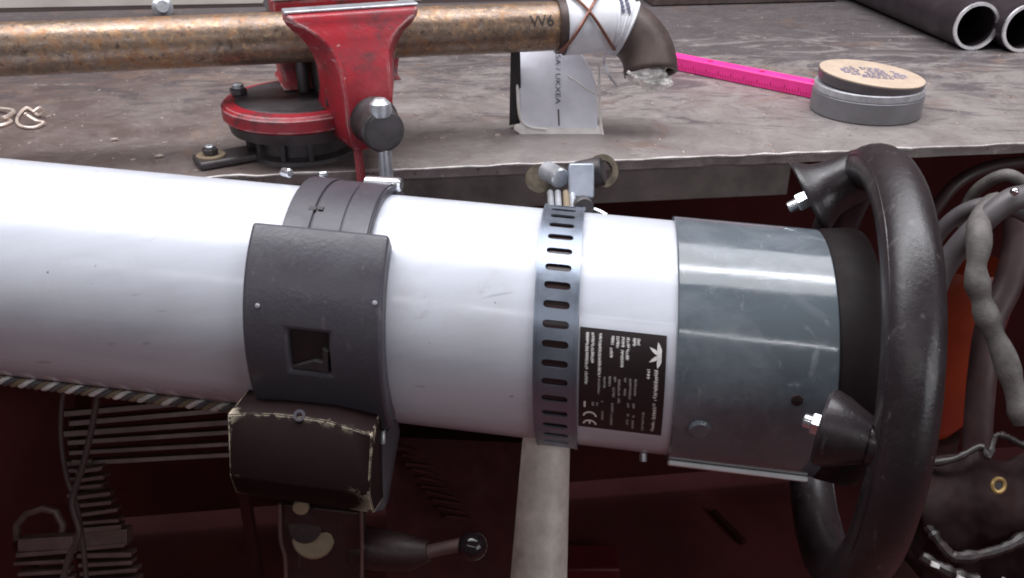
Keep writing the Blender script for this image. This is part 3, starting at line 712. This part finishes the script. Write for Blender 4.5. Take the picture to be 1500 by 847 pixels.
bm = NB(); sweep(bm, catmull([pts[0] + pj*0.0, at_y(884, 88, 0.80), at_y(893, 112, 0.795), at_y(905, 126, 0.80)]), 0.0012, 8); kid(pipe, 'wire_end', bm, 'paper')
# crumpled foil in the mouth of the elbow
mouth = path[-1]
bm = NB(); bmesh.ops.create_icosphere(bm, subdivisions=4, radius=0.0145)
from mathutils import noise as mn
for v in bm.verts:
    k = 1 + 0.55*mn.noise(v.co*90) + 0.3*mn.noise(v.co*220); v.co = V((v.co.x*1.25, v.co.y*1.0, v.co.z*0.62))*k
    v.co = v.co + mouth + dn*0.002
tag(link('foil_scrap', bm, 'foil', smooth=0), 'crumpled pale foil stuffed in the mouth of the pipe elbow', 'foil')

# ------------------------------------------------------------------ vice
va = rad(21); vj = V((math.cos(va), math.sin(va), 0)); vd = V((math.sin(va), -math.cos(va), 0)); vz = V((0,0,1))
VO = at_z(507, 55, PZ); VO = V((VO.x, VO.y, BZ))
def vp(j, d, z): return VO + vj*j + vd*d + vz*z
vice = empty('bench_vice', VO - vd*0.04); tag(vice, 'red bench vice gripping the rusty pipe', 'vice')
def lay(z, w, d0, d1, taper=0.92, wb=None):
    wb = wb or w; f = w*taper
    return [vp(-wb, d0, z), vp(wb, d0, z), vp(wb, d0 + (d1-d0)*0.45, z), vp(f, d1, z), vp(-f, d1, z), vp(-wb, d0 + (d1-d0)*0.45, z)]
D0 = 0.0215
bm = NB()
fw = [(0.020,0.0130),(0.026,0.0160),(0.040,0.0175),(0.060,0.0178),(0.076,0.0182),(0.086,0.0192),(0.093,0.0212),(0.099,0.0252),(0.104,0.0310),(0.108,0.0375),(0.1115,0.0440),(0.1165,0.0475)]
bw = [0.0225,0.0270,0.0280,0.0275,0.0285,0.0315,0.0350,0.0395,0.0445,0.0482,0.0500,0.0500]
secs = []
for (z, f_), b_ in zip(fw, bw):
    d1 = 0.068 if z < 0.07 else 0.068 - (z - 0.07)/0.0465*0.026
    d0 = D0 - (0.018 if z < 0.06 else 0.0)
    dm = d0 + (d1 - d0)*(0.30 if z < 0.1 else 0.45)
    secs.append([vp(-b_, d0, z), vp(b_, d0, z), vp(b_, dm, z), vp(f_, d1, z), vp(-f_, d1, z), vp(-b_, dm, z)])
loft(bm, secs); front = kid(vice, 'front_jaw', bm, 'vice', bevel=0.0014, seg=2)
bm = NB(); box(bm, vp(0, D0 + 0.006, 0.1178), vj, vd, vz, 0.050, 0.0075, 0.0012); kid(front, 'jaw_plate', bm, 'pale_steel', bevel=0.001)
# fixed jaw behind the pipe, with its body
bm = NB(); secs = []
for z, w_, d0, d1 in ((0.0455,0.050,-0.085,-0.024),(0.050,0.046,-0.082,-0.026),(0.070,0.050,-0.078,-0.027),(0.085,0.050,-0.070,-0.0255),(0.100,0.050,-0.060,-0.0245),(0.116,0.050,-0.056,-0.0245)):
    secs.append([vp(-w_, d0, z), vp(w_, d0, z), vp(w_, d1, z), vp(-w_, d1, z)])
loft(bm, secs); fixed = kid(vice, 'fixed_jaw', bm, 'vice', bevel=0.002)
bm = NB(); box(bm, vp(0, -0.031, 0.1185), vj, vd, vz, 0.050, 0.007, 0.0022); kid(fixed, 'jaw_plate', bm, 'pale_steel', bevel=0.001)
bm = NB(); box(bm, vp(-0.006, -0.01, 0.0605), vj, vd, vz, 0.0205, 0.050, 0.0140); kid(vice, 'slide_bar', bm, 'iron', bevel=0.002)
bm = NB(); cyl(bm, vp(-0.034, -0.018, 0.045), vp(-0.034, -0.018, 0.08), 0.005, 18, 0.001); kid(vice, 'guide_pin', bm, 'iron')
# swivel base
bc = vp(-0.040, -0.014, 0)
bm = NB(); lathe(bm, bc + vz*0.0295, vz, [(0,0),(0,0.058),(0.002,0.0605),(0.011,0.0605),(0.0135,0.058),(0.0145,0.050),(0.0145,0)], 64); swivel = kid(vice, 'swivel_plate', bm, 'vice')
bm = NB(); lathe(bm, bc + vz*0.0437, vz, [(0,0),(0,0.050),(0.0012,0.049),(0.0012,0)], 56); kid(swivel, 'worn_face', bm, 'iron')
bm = NB(); lathe(bm, bc, vz, [(0,0),(0,0.046),(0.003,0.045),(0.006,0.0405),(0.018,0.0405),(0.0205,0.0555),(0.029,0.0575),(0.0293,0)], 64); base_ = kid(vice, 'base', bm, 'iron')
for a in (205, 232, 262, 290):
    c = bc + V((math.cos(rad(a)), math.sin(rad(a)), 0))*0.0415
    bm = NB(); box(bm, c + vz*0.0115, V((math.cos(rad(a)), math.sin(rad(a)), 0)), V((-math.sin(rad(a)), math.cos(rad(a)), 0)), vz, 0.004, 0.0022, 0.0085); kid(base_, 'base_rib', bm, 'iron', bevel=0.0008)
for a in (rad(178),):
    c = bc + V((math.cos(a), math.sin(a), 0))*0.048
    bm = NB(); cyl(bm, c + vz*0.0446, c + vz*0.050, 0.0070, 6, 0.0008); kid(swivel, 'lock_bolt', bm, 'iron')
    bm = NB(); lathe(bm, c + vz*0.050, vz, [(0,0.0045),(0.003,0.0045),(0.004,0.003),(0.004,0)], 16); kid(swivel, 'lock_bolt_tip', bm, 'pale_steel')
fb = at_z(311, 241, BZ)
dirf = (bc - fb); dirf.z = 0; dl = dirf.length; dirf.normalize(); prp = vz.cross(dirf)
bm = NB(); box(bm, fb + dirf*(dl - 0.03)/2 + vz*0.0035, dirf, prp, vz, (dl - 0.03)/2 + 0.012, 0.013, 0.0033); foot_ = kid(vice, 'base_foot', bm, 'iron', bevel=0.002)
bm = NB(); lathe(bm, fb + vz*0.0068, vz, [(0,0),(0,0.0112),(0.0016,0.0112),(0.0016,0)], 28); kid(foot_, 'washer', bm, 'wax')
bm = NB(); cyl(bm, fb + vz*0.0085, fb + vz*0.0135, 0.0062, 6, 0.0006); kid(foot_, 'bolt', bm, 'iron')
bm = NB(); cyl(bm, fb + vz*0.0135, fb + vz*0.0158, 0.0036, 14, 0.0006); kid(foot_, 'bolt_tip', bm, 'pale_steel')
# spindle and handle
hz = 0.042
sc = vp(0.003, 0, hz)
bm = NB(); lathe(bm, sc + vd*0.060, vd, [(0,0),(0,0.0185),(0.008,0.0185),(0.011,0.0165),(0.022,0.0158),(0.0345,0.0158),(0.0362,0.0142),(0.0364,0)], 36); sp = kid(vice, 'spindle_head', bm, 'iron')
bm = NB(); lathe(bm, sc + vd*0.0966, vd, [(0,0),(0,0.0132),(0.0006,0.0130),(0.0008,0)], 32); kid(sp, 'spindle_face', bm, 'iron')
hb_ = sc + vd*0.090 + vj*0.001 - vz*0.010
hdir = (vz*0.985 - vj*0.0 + vd*(-0.05)).normalized()
bm = NB(); cyl(bm, hb_ - hdir*0.120, hb_ + hdir*0.020, 0.0052, 20); bar = kid(vice, 'handle_bar', bm, 'pale_steel')
bm = NB(); lathe(bm, hb_ + vz*0.010 + hdir*0.0105 - vj*0.001 + vd*0.002, hdir, [(0,0),(0,0.0078),(0.004,0.0084),(0.009,0.0076),(0.0125,0.004),(0.013,0)], 28); kid(bar, 'bar_knob', bm, 'pale_steel')
bm = NB(); cyl(bm, vp(-0.010, 0.062, 0.022), vp(-0.009, 0.064, -0.02), 0.0035, 12); kid(vice, 'tie_rod', bm, 'vice')

# ------------------------------------------------------------------ pouch under the pipe
py_ = 0.768
def PP(px, y, d=0.0): return at_y(px, y, py_ + d)
pouch = empty('plastic_pouch', PP(818, 190)); tag(pouch, 'grey plastic pouch with pale seams standing under the rusty pipe', 'pouch')
def lean(px, y): return at_y(px, y, py_ - 0.006 + (198 - y)*0.00026)
outl = [lean(758,84), lean(764,74), lean(800,66), lean(834,66), lean(852,80), lean(866,104), lean(874,128), lean(876,186), lean(874,190), lean(766,190), lean(762,186)]
bm = NB(); prism(bm, outl, V((0, 0.010, 0))); pan = kid(pouch, 'pouch_front', bm, 'pouch_grey', bevel=0.003, seg=3)
o_out = [lean(754,80), lean(757,190), lean(762,197), lean(884,204), lean(880,98)]
def seam(pts, r): 
    bm = NB(); sweep(bm, catmull(pts, 6), r, 8); kid(pouch, 'seam', bm, 'film')
seam([lean(755,82) , lean(758,130), lean(762,172), lean(775,186), lean(800,190)], 0.0013)
seam([lean(877,98), lean(878,140), lean(880,180), lean(884,202)], 0.0012)
seam([lean(832,112), lean(848,122), lean(862,132), lean(874,138)], 0.0009)
bm = NB(); prism(bm, [lean(756,183), lean(872,187), lean(880,182), lean(885,203), lean(820,203), lean(762,198), lean(752,190)], V((0,0.004,0))); kid(pouch, 'bottom_seal', bm, 'film', bevel=0.001)
bm = NB(); prism(bm, [PP(748,72,0.014), PP(762,72,0.014), PP(764,180,0.010), PP(746,184,0.010)], V((0,0.004,0))); kid(pouch, 'back_flap', bm, 'dark_ink')
# printed column of characters, turned on its side
bm = text_mesh('SA / UKXEA', 0.0064)
tN = (lean(830,90) - lean(830,180)).normalized(); mid = lean(817,116)
for v in bm.verts:
    v.co = mid + (-tN)*v.co.x*1.28 + R*v.co.y*0.95 + V((0,-0.0006,0))
kid(pan, 'print', bm, 'ink', smooth=0)
bm = NB(); sweep(bm, [lean(818,160) + V((0,-0.0003,0)), lean(819,184) + V((0,-0.0003,0))], 0.0006, 6); kid(pan, 'fold', bm, 'cable_grey')

# ------------------------------------------------------------------ folding rule
ra = at_z(962, 98, BZ); rb = at_z(1192, 146, BZ); rd = (rb - ra).normalized(); rnn = vz.cross(rd)
rule = empty('folding_rule', (ra+rb)/2); tag(rule, 'bright pink folding rule lying on the bench beside the tape roll', 'ruler')
Lx = (rb-ra).length; H = 0.0145; W = 0.0085
bm = NB(); box(bm, (ra+rb)/2 + rnn*W + vz*(H/2 + 0.0003), rd, rnn, vz, Lx/2, W, H/2); kid(rule, 'rule_body', bm, 'pink', bevel=0.0012)
for i in range(60):
    t = (i + 0.5)/60*Lx*0.98; h = 0.0035 if i % 5 == 0 else 0.0022
    if i == 0: tick = None
    bm = NB() if tick is None else None
    if tick is None:
        box(bm, (0,0,0), rd, rnn, vz, 0.00035, 0.0002, 0.0016); tick = link('tick_mark', bm, 'pink_dark', smooth=0); o = tick
    else:
        o = tick.copy(); COL.objects.link(o)
    o.parent = rule; o.location = ra + rd*t - rnn*0.0001 + vz*(0.0042 + (0.0015 if i % 5 == 0 else 0)) - rule.location
    o.scale = (1, 1, 1.7 if i % 5 == 0 else 1)
for k in (0.33, 0.66, 0.97):
    bm = NB(); cyl(bm, ra + rd*Lx*k + rnn*W + vz*H, ra + rd*Lx*k + rnn*W + vz*(H + 0.0008), 0.003, 16); kid(rule, 'hinge_rivet', bm, 'pink_dark')

# ------------------------------------------------------------------ tape roll
tc = at_z(1266, 162, BZ); TRr = 0.0492
tape = empty('tape_roll', tc); tag(tape, 'grey roll of duct tape with tan card face on the workbench', 'tape roll')
bm = NB(); lathe(bm, tc + vz*0.0003, vz, [(0,0),(0,TRr-0.001),(0.0008,TRr),(0.0185,TRr),(0.0190,TRr-0.0006),(0.0190,0)], 80); kid(tape, 'tape_body', bm, 'duct_tape')
bm = NB(); lathe(bm, tc + vz*0.0194, vz, [(0,0),(0,TRr-0.0014),(0.0008,TRr-0.0008),(0.0062,TRr-0.0008),(0.0068,TRr-0.0014),(0.0068,0)], 80); kid(tape, 'silver_layer', bm, 'silver_tape')
tl = (V((0.085,-0.02,1))).normalized()
bm = NB(); lathe(bm, tc + vz*0.0264, tl, [(-0.003,0),(-0.003,TRr-0.006),(0,TRr-0.003),(0.0072,TRr-0.0022),(0.0076,TRr-0.003),(0.0076,0)], 80); kid(tape, 'dark_layer', bm, 'dark_tape')
bm = NB(); lathe(bm, tc + vz*0.0264 + tl*0.0077, tl, [(0,0),(0,TRr-0.0026),(0.0010,TRr-0.0026),(0.0012,TRr-0.0034),(0.0012,0)], 80); face_ = kid(tape, 'card_face', bm, 'card')
bm = NB(); tX = V((1,0,-0.085)).normalized(); tY = tl.cross(tX); tz0 = tc + vz*0.0264 + tl*0.0092
for row, (ys, wd) in enumerate(((0.016,0.016),(0.0105,0.023),(0.005,0.028),(-0.0005,0.029),(-0.006,0.028),(-0.0115,0.023),(-0.017,0.015))):
    x = -wd
    while x < wd:
        l = random.uniform(0.0022, 0.0055)
        if abs(x + 0.011) > 0.002 and abs(x - 0.014) > 0.002:
            c = tz0 + tX*(x + l/2) + tY*ys
            a, b = tX*l/2, tY*random.uniform(0.0013, 0.002)
            bm.faces.new([bm.verts.new(c + i*a + j*b) for i, j in ((-1,-1),(1,-1),(1,1),(-1,1))])
        x += l + random.uniform(0.0008, 0.0018)
kid(face_, 'print', bm, 'faded_ink', smooth=0)

# ------------------------------------------------------------------ black steel tubes, upper right
def black_tube(endpx, r, dirv, label):
    c = at_z(*endpx, BZ + r)
    d = V(dirv).normalized()
    t = empty('steel_tube', c - vz*r); tag(t, label, 'tube', 'black tubes lying on the workbench')
    bm = NB(); lathe(bm, c, d, [(-0.9, r), (-0.001, r), (0, r - 0.0008), (0, r - 0.0036), (-0.9, r - 0.0036)], 56, closed=True); o = kid(t, 'tube_wall', bm, 'black_tube')
    bm = NB(); lathe(bm, c + d*0.0003, d, [(-0.002, r + 0.0002), (0, r - 0.0004), (0, r - 0.0038), (-0.004, r - 0.0040), (-0.004, r - 0.0036), (-0.002, r-0.003)], 56, closed=True); kid(t, 'cut_rim', bm, 'cut_edge')
    return t
tdir = at_z(1425, 39, BZ+0.027) - at_z(1262, -25, BZ+0.027)
black_tube((1431, 39), 0.0272, tdir, 'black steel tube with bright cut end, left one of the pair on the bench')
black_tube((1503, 42), 0.0272, tdir, 'black steel tube cut off by the right edge of the photo')

# ------------------------------------------------------------------ swarf curls, left
def curl(pts, label, r=0.0014):
    bm = NB(); sweep(bm, catmull([at_z(x, y, BZ + 0.0016 + z) for x, y, z in pts], 6), r, 8)
    tag(link('metal_curl', bm, 'swarf'), label, 'metal curl', 'metal curls on the workbench')
curl([(48,165,0.006),(58,158,0.008),(63,163,0.004),(56,169,0),(40,158,0.001),(28,168,0),(25,179,0),(34,186,0),(50,187,0),(64,180,0.001),(54,177,0.003),(40,169,0.006),(37,166,0.008)], 'curled bright metal shaving lying whole on the bench, left')
curl([(-14,160,0),(4,160,0.002),(20,163,0.003),(8,172,0.005),(4,173,0.003),(16,178,0),(2,184,0),(-16,186,0)], 'curled bright metal shaving cut off by the left edge of the photo', 0.0018)
# small chips lying about
chips = [(232,229,'pale metal chip on the bench nearest the vice foot bolt'), (166,205,'small pale metal chip on the bench in front of the long curl'), (944,135,None), (1062,180,None)]
for px, py, lab in chips[:2]:
    bm = NB(); c = at_z(px, py, BZ + 0.001)
    prism(bm, [c + V((-0.003,-0.001,0)), c + V((0.001,-0.0016,0)), c + V((0.0042,0.0008,0)), c + V((0.0006,0.0022,0))], V((0,0,0.0012)))
    tag(link('metal_chip', bm, 'swarf'), lab, 'metal chip', 'metal chips')

bm = NB()
for i in range(330):
    x = random.uniform(-20, 1500); y = random.uniform(20, 250); p = at_z(x, y, BZ + 0.0006)
    back = (p - e0).dot(en)
    if back < 0.006 or back > 0.62: continue
    r_ = random.choice((0.0003, 0.0004, 0.0006, 0.0009)); a = random.uniform(0, pi); l = r_*random.uniform(1, 3)
    box(bm, p, V((math.cos(a), math.sin(a), 0)), V((-math.sin(a), math.cos(a), 0)), vz, l, r_*0.6, 0.0005)
o = link('metal_filings', bm, 'swarf', smooth=0); o['kind'] = 'stuff'; o['label'] = 'fine metal filings scattered over the workbench'; o['category'] = 'filings'

# clutter on the far edge, upper left
bm = NB(); c = at_z(238, 12, BZ + 0.008); lathe(bm, c, V((0.4,-1,0.3)), [(0,0),(0,0.014),(0.006,0.014),(0.010,0.008),(0.022,0.008),(0.022,0)], 20)
tag(link('pipe_fitting', bm, 'pale_steel'), 'small grey pipe fitting on the plank at the top edge', 'fitting')
bm = NB(); c = at_z(398, 6, BZ + 0.01); lathe(bm, c, V((0.2,-1,0.4)), [(0,0),(0,0.012),(0.006,0.012),(0.006,0)], 6)
tag(link('dark_nut', bm, 'iron'), 'dark hexagon nut on the plank just left of the vice jaw', 'nut')

# ------------------------------------------------------------------ right side: orange tank, cables, bag
tk = at_d(1384, 520, 0.98); tk = V((tk.x, tk.y, 0))
tank = empty('gas_cylinder', tk); tag(tank, 'orange gas cylinder standing under the bench behind the ring handle', 'gas cylinder')
zt = at_d(1392, 350, 0.98).z; zb = at_d(1392, 665, 0.98).z
bm = NB(); lathe(bm, V((tk.x, tk.y, 0)), vz, [(zb,0),(zb,0.025),(zb+0.03,0.042),(zt-0.03,0.050),(zt,0.035),(zt,0)], 40); kid(tank, 'tank_body', bm, 'orange')
bm = NB(); lathe(bm, V((tk.x, tk.y, 0)), vz, [(0.0,0),(0.0,0.05),(zb-0.001,0.035),(zb-0.001,0)], 32); kid(tank, 'tank_stand', bm, 'dark')
def cable(name, pts, r, mat, label, cat='cable', n=18, wob=0.0, group='hoses and cables hung at the right'):
    bm = NB(); P_ = catmull([at_d(*p) for p in pts], 7)
    sweep(bm, P_, [r*(1 + wob*math.sin(i*0.62 + 0.8*math.sin(i*0.23)) + 0.35*wob*random.uniform(-0.6, 0.6)) for i in range(len(P_))], n)
    return tag(link(name, bm, mat), label, cat, group)
cable('hose', [(1345,440,0.80),(1365,360,0.79),(1400,318,0.77),(1445,300,0.75),(1490,308,0.75),(1530,330,0.76)], 0.0066, 'cable_grey', 'thin upper grey hose arching behind the ring handle')
cable('hose', [(1350,480,0.77),(1382,395,0.76),(1425,340,0.74),(1470,300,0.73),(1500,288,0.73),(1540,285,0.73)], 0.0096, 'cable_grey', 'thick lower grey hose arching behind the ring handle', wob=0.03)
cable('rag_strip', [(1462,296,0.748),(1436,318,0.735),(1434,360,0.722),(1430,400,0.72),(1438,440,0.72),(1452,480,0.72),(1470,520,0.72),(1486,570,0.72),(1500,620,0.72)], 0.0088, 'grey_rope', 'knotted grey cloth strip hanging from the hoses', 'cloth strip', 12, 0.13)
cable('hose', [(1405,330,0.80),(1428,282,0.78),(1470,257,0.755),(1500,268,0.75),(1530,290,0.75)], 0.0052, 'grey_rope', 'pale cream hose at the right edge under the bench')
cable('dark_cable', [(1360,320,0.86),(1400,270,0.86),(1450,245,0.86),(1520,235,0.86)], 0.006, 'cable_dark', 'dark cable arching just under the bench edge at right')
cable('dark_cable', [(1490,300,0.80),(1490,360,0.80),(1475,420,0.80),(1452,470,0.80),(1440,540,0.80),(1432,640,0.81),(1430,760,0.82)], 0.012, 'cable_dark', 'dark cable hanging straight behind the grey cloth strip')
bm = NB(); bmesh.ops.create_uvsphere(bm, u_segments=16, v_segments=10, radius=0.0034, matrix=Matrix.Translation(at_d(1486, 281, 0.715)))
tag(link('hook_knob', bm, 'chrome'), 'small shiny knob where the grey hoses cross at the right edge', 'knob')
# bag: wrinkled sheet with rolled rims and a brass eyelet
bag = empty('black_bag', at_d(1440, 830, 0.78)); tag(bag, 'black plastic bag with brass eyelet at the lower right', 'bag')
bm = NB(); n, m = 40, 36; G = []
def topy(x): return 668 + (-18*math.sin((x-1370)/22.0) if x > 1430 else 0) - 0.10*(x-1370)
for i in range(n+1):
    row = []
    for j in range(m+1):
        x = 1350 + 190*i/n; y0 = topy(x); y = y0 + (850 - y0)*j/m
        dd = 0.74 + 0.02*math.sin(j/m*pi)*-1 + 0.007*mn.noise(V((x/45, y/60, 0))) + 0.0012*mn.noise(V((x/14, y/18, 3)))
        row.append(bm.verts.new(at_d(x, y, dd)))
    G.append(row)
for i in range(n):
    for j in range(m): bm.faces.new((G[i][j], G[i+1][j], G[i+1][j+1], G[i][j+1]))
o = kid(bag, 'bag_front', bm, 'bag', smooth=80); m_ = o.modifiers.new('s', 'SOLIDIFY'); m_.thickness = 0.05; m_.offset = -1
def rim(pts, r, mat='bag_rim'):
    bm = NB(); P_ = catmull([at_d(*p) for p in pts], 7); sweep(bm, P_, [r*random.uniform(0.75, 1.25) for _ in P_], 9); kid(bag, 'rolled_rim', bm, mat)
rim([(1360,680,0.735),(1400,672,0.728),(1436,655,0.725),(1448,670,0.722),(1458,640,0.725),(1475,640,0.722),(1500,652,0.72),(1530,650,0.72)], 0.0028)
rim([(1358,770,0.722),(1380,800,0.715),(1400,816,0.712),(1440,812,0.712),(1478,800,0.715),(1510,780,0.72)], 0.0045)
rim([(1350,815,0.715),(1385,836,0.71),(1430,850,0.71)], 0.005)
s = at_d(1462, 711, 0.708)
bm = NB(); lathe(bm, s, -F + R*0.15, [(0,0.0033),(0.0014,0.0038),(0.0018,0.0052),(0.0012,0.0068),(0,0.0068)], 28, closed=True); kid(bag, 'eyelet', bm, 'brass')
bm = NB(); lathe(bm, s - F*0.0002, -F + R*0.15, [(0,0),(0,0.0031),(0.0004,0.0031),(0.0004,0)], 20); kid(bag, 'eyelet_hole', bm, 'dark_ink')
for (x, y) in ((1366,822),(1404,842),(1470,846)):
    bm = NB(); c = at_d(x, y, 0.700); prism(bm, [c, c + R*0.006 + U*(-0.003), c + R*0.005 - U*0.006, c - R*0.001 - U*0.004], F*0.002); kid(bag, 'torn_flake', bm, 'foil')

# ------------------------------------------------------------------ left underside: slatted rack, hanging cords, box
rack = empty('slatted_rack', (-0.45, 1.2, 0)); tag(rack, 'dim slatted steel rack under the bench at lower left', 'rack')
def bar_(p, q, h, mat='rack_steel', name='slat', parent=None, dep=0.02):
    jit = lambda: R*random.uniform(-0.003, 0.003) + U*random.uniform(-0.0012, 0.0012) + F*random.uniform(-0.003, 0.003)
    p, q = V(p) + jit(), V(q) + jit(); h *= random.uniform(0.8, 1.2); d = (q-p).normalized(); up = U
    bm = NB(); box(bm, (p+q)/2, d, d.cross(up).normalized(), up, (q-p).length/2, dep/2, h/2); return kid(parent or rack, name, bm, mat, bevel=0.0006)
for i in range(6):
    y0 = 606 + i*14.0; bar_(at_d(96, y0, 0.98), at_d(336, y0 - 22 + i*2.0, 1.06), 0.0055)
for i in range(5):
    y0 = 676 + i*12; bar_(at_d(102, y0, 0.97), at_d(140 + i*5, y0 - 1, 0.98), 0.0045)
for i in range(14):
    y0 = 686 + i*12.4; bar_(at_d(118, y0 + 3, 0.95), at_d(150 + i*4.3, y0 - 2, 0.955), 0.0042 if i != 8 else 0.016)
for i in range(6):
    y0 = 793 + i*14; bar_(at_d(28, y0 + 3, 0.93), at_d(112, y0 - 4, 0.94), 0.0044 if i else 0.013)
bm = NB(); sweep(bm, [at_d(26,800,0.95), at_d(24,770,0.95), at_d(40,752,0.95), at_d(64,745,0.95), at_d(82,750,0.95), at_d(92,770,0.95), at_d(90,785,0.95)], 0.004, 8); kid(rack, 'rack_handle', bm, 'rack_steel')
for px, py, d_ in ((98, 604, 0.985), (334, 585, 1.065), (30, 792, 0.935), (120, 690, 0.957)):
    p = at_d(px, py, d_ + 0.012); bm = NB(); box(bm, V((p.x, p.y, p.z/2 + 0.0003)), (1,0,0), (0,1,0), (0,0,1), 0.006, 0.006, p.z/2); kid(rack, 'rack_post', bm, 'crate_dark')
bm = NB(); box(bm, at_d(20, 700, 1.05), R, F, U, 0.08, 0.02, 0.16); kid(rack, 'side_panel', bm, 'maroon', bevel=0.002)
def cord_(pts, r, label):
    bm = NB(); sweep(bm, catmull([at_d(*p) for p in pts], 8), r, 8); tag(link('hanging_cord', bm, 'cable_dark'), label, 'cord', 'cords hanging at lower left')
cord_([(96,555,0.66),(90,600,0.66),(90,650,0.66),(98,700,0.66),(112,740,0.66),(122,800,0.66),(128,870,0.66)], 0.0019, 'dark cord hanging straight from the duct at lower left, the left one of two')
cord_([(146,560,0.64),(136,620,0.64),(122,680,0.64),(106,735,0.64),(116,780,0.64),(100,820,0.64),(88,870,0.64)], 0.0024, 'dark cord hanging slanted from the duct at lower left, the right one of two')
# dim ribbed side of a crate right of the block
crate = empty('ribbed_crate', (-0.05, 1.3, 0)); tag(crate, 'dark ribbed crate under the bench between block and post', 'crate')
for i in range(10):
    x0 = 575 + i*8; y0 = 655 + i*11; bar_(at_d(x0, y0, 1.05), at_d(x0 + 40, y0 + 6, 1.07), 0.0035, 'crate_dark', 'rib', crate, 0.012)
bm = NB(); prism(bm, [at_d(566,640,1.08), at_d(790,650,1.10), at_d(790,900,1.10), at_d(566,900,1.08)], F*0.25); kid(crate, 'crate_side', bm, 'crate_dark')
# pale stone-like block at the very bottom and a red tin
oc = at_z(724, 842, 0.0); bm = NB(); prism(bm, [oc + V((-0.03,-0.05,0.0005)), oc + V((0.028,-0.05,0.0005)), oc + V((0.026,-0.004,0.0005)), oc + V((-0.018,-0.012,0.0005))], V((0,0,0.018)))
tag(link('offcut', bm, 'wax', bevel=0.002), 'small tan offcut at the bottom edge just left of the post', 'offcut')
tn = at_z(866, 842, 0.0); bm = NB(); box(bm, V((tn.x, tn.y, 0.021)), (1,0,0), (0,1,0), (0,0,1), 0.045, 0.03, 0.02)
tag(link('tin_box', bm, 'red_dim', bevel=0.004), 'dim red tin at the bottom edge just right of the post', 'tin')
bm = NB(); cyl(bm, at_z(1045, 750, 0.007), at_z(1090, 795, 0.007), 0.0065, 12, 0.001)
tag(link('bar_offcut', bm, 'crate_dark'), 'short dark rod slanting in the gloom below the grey collar', 'rod')
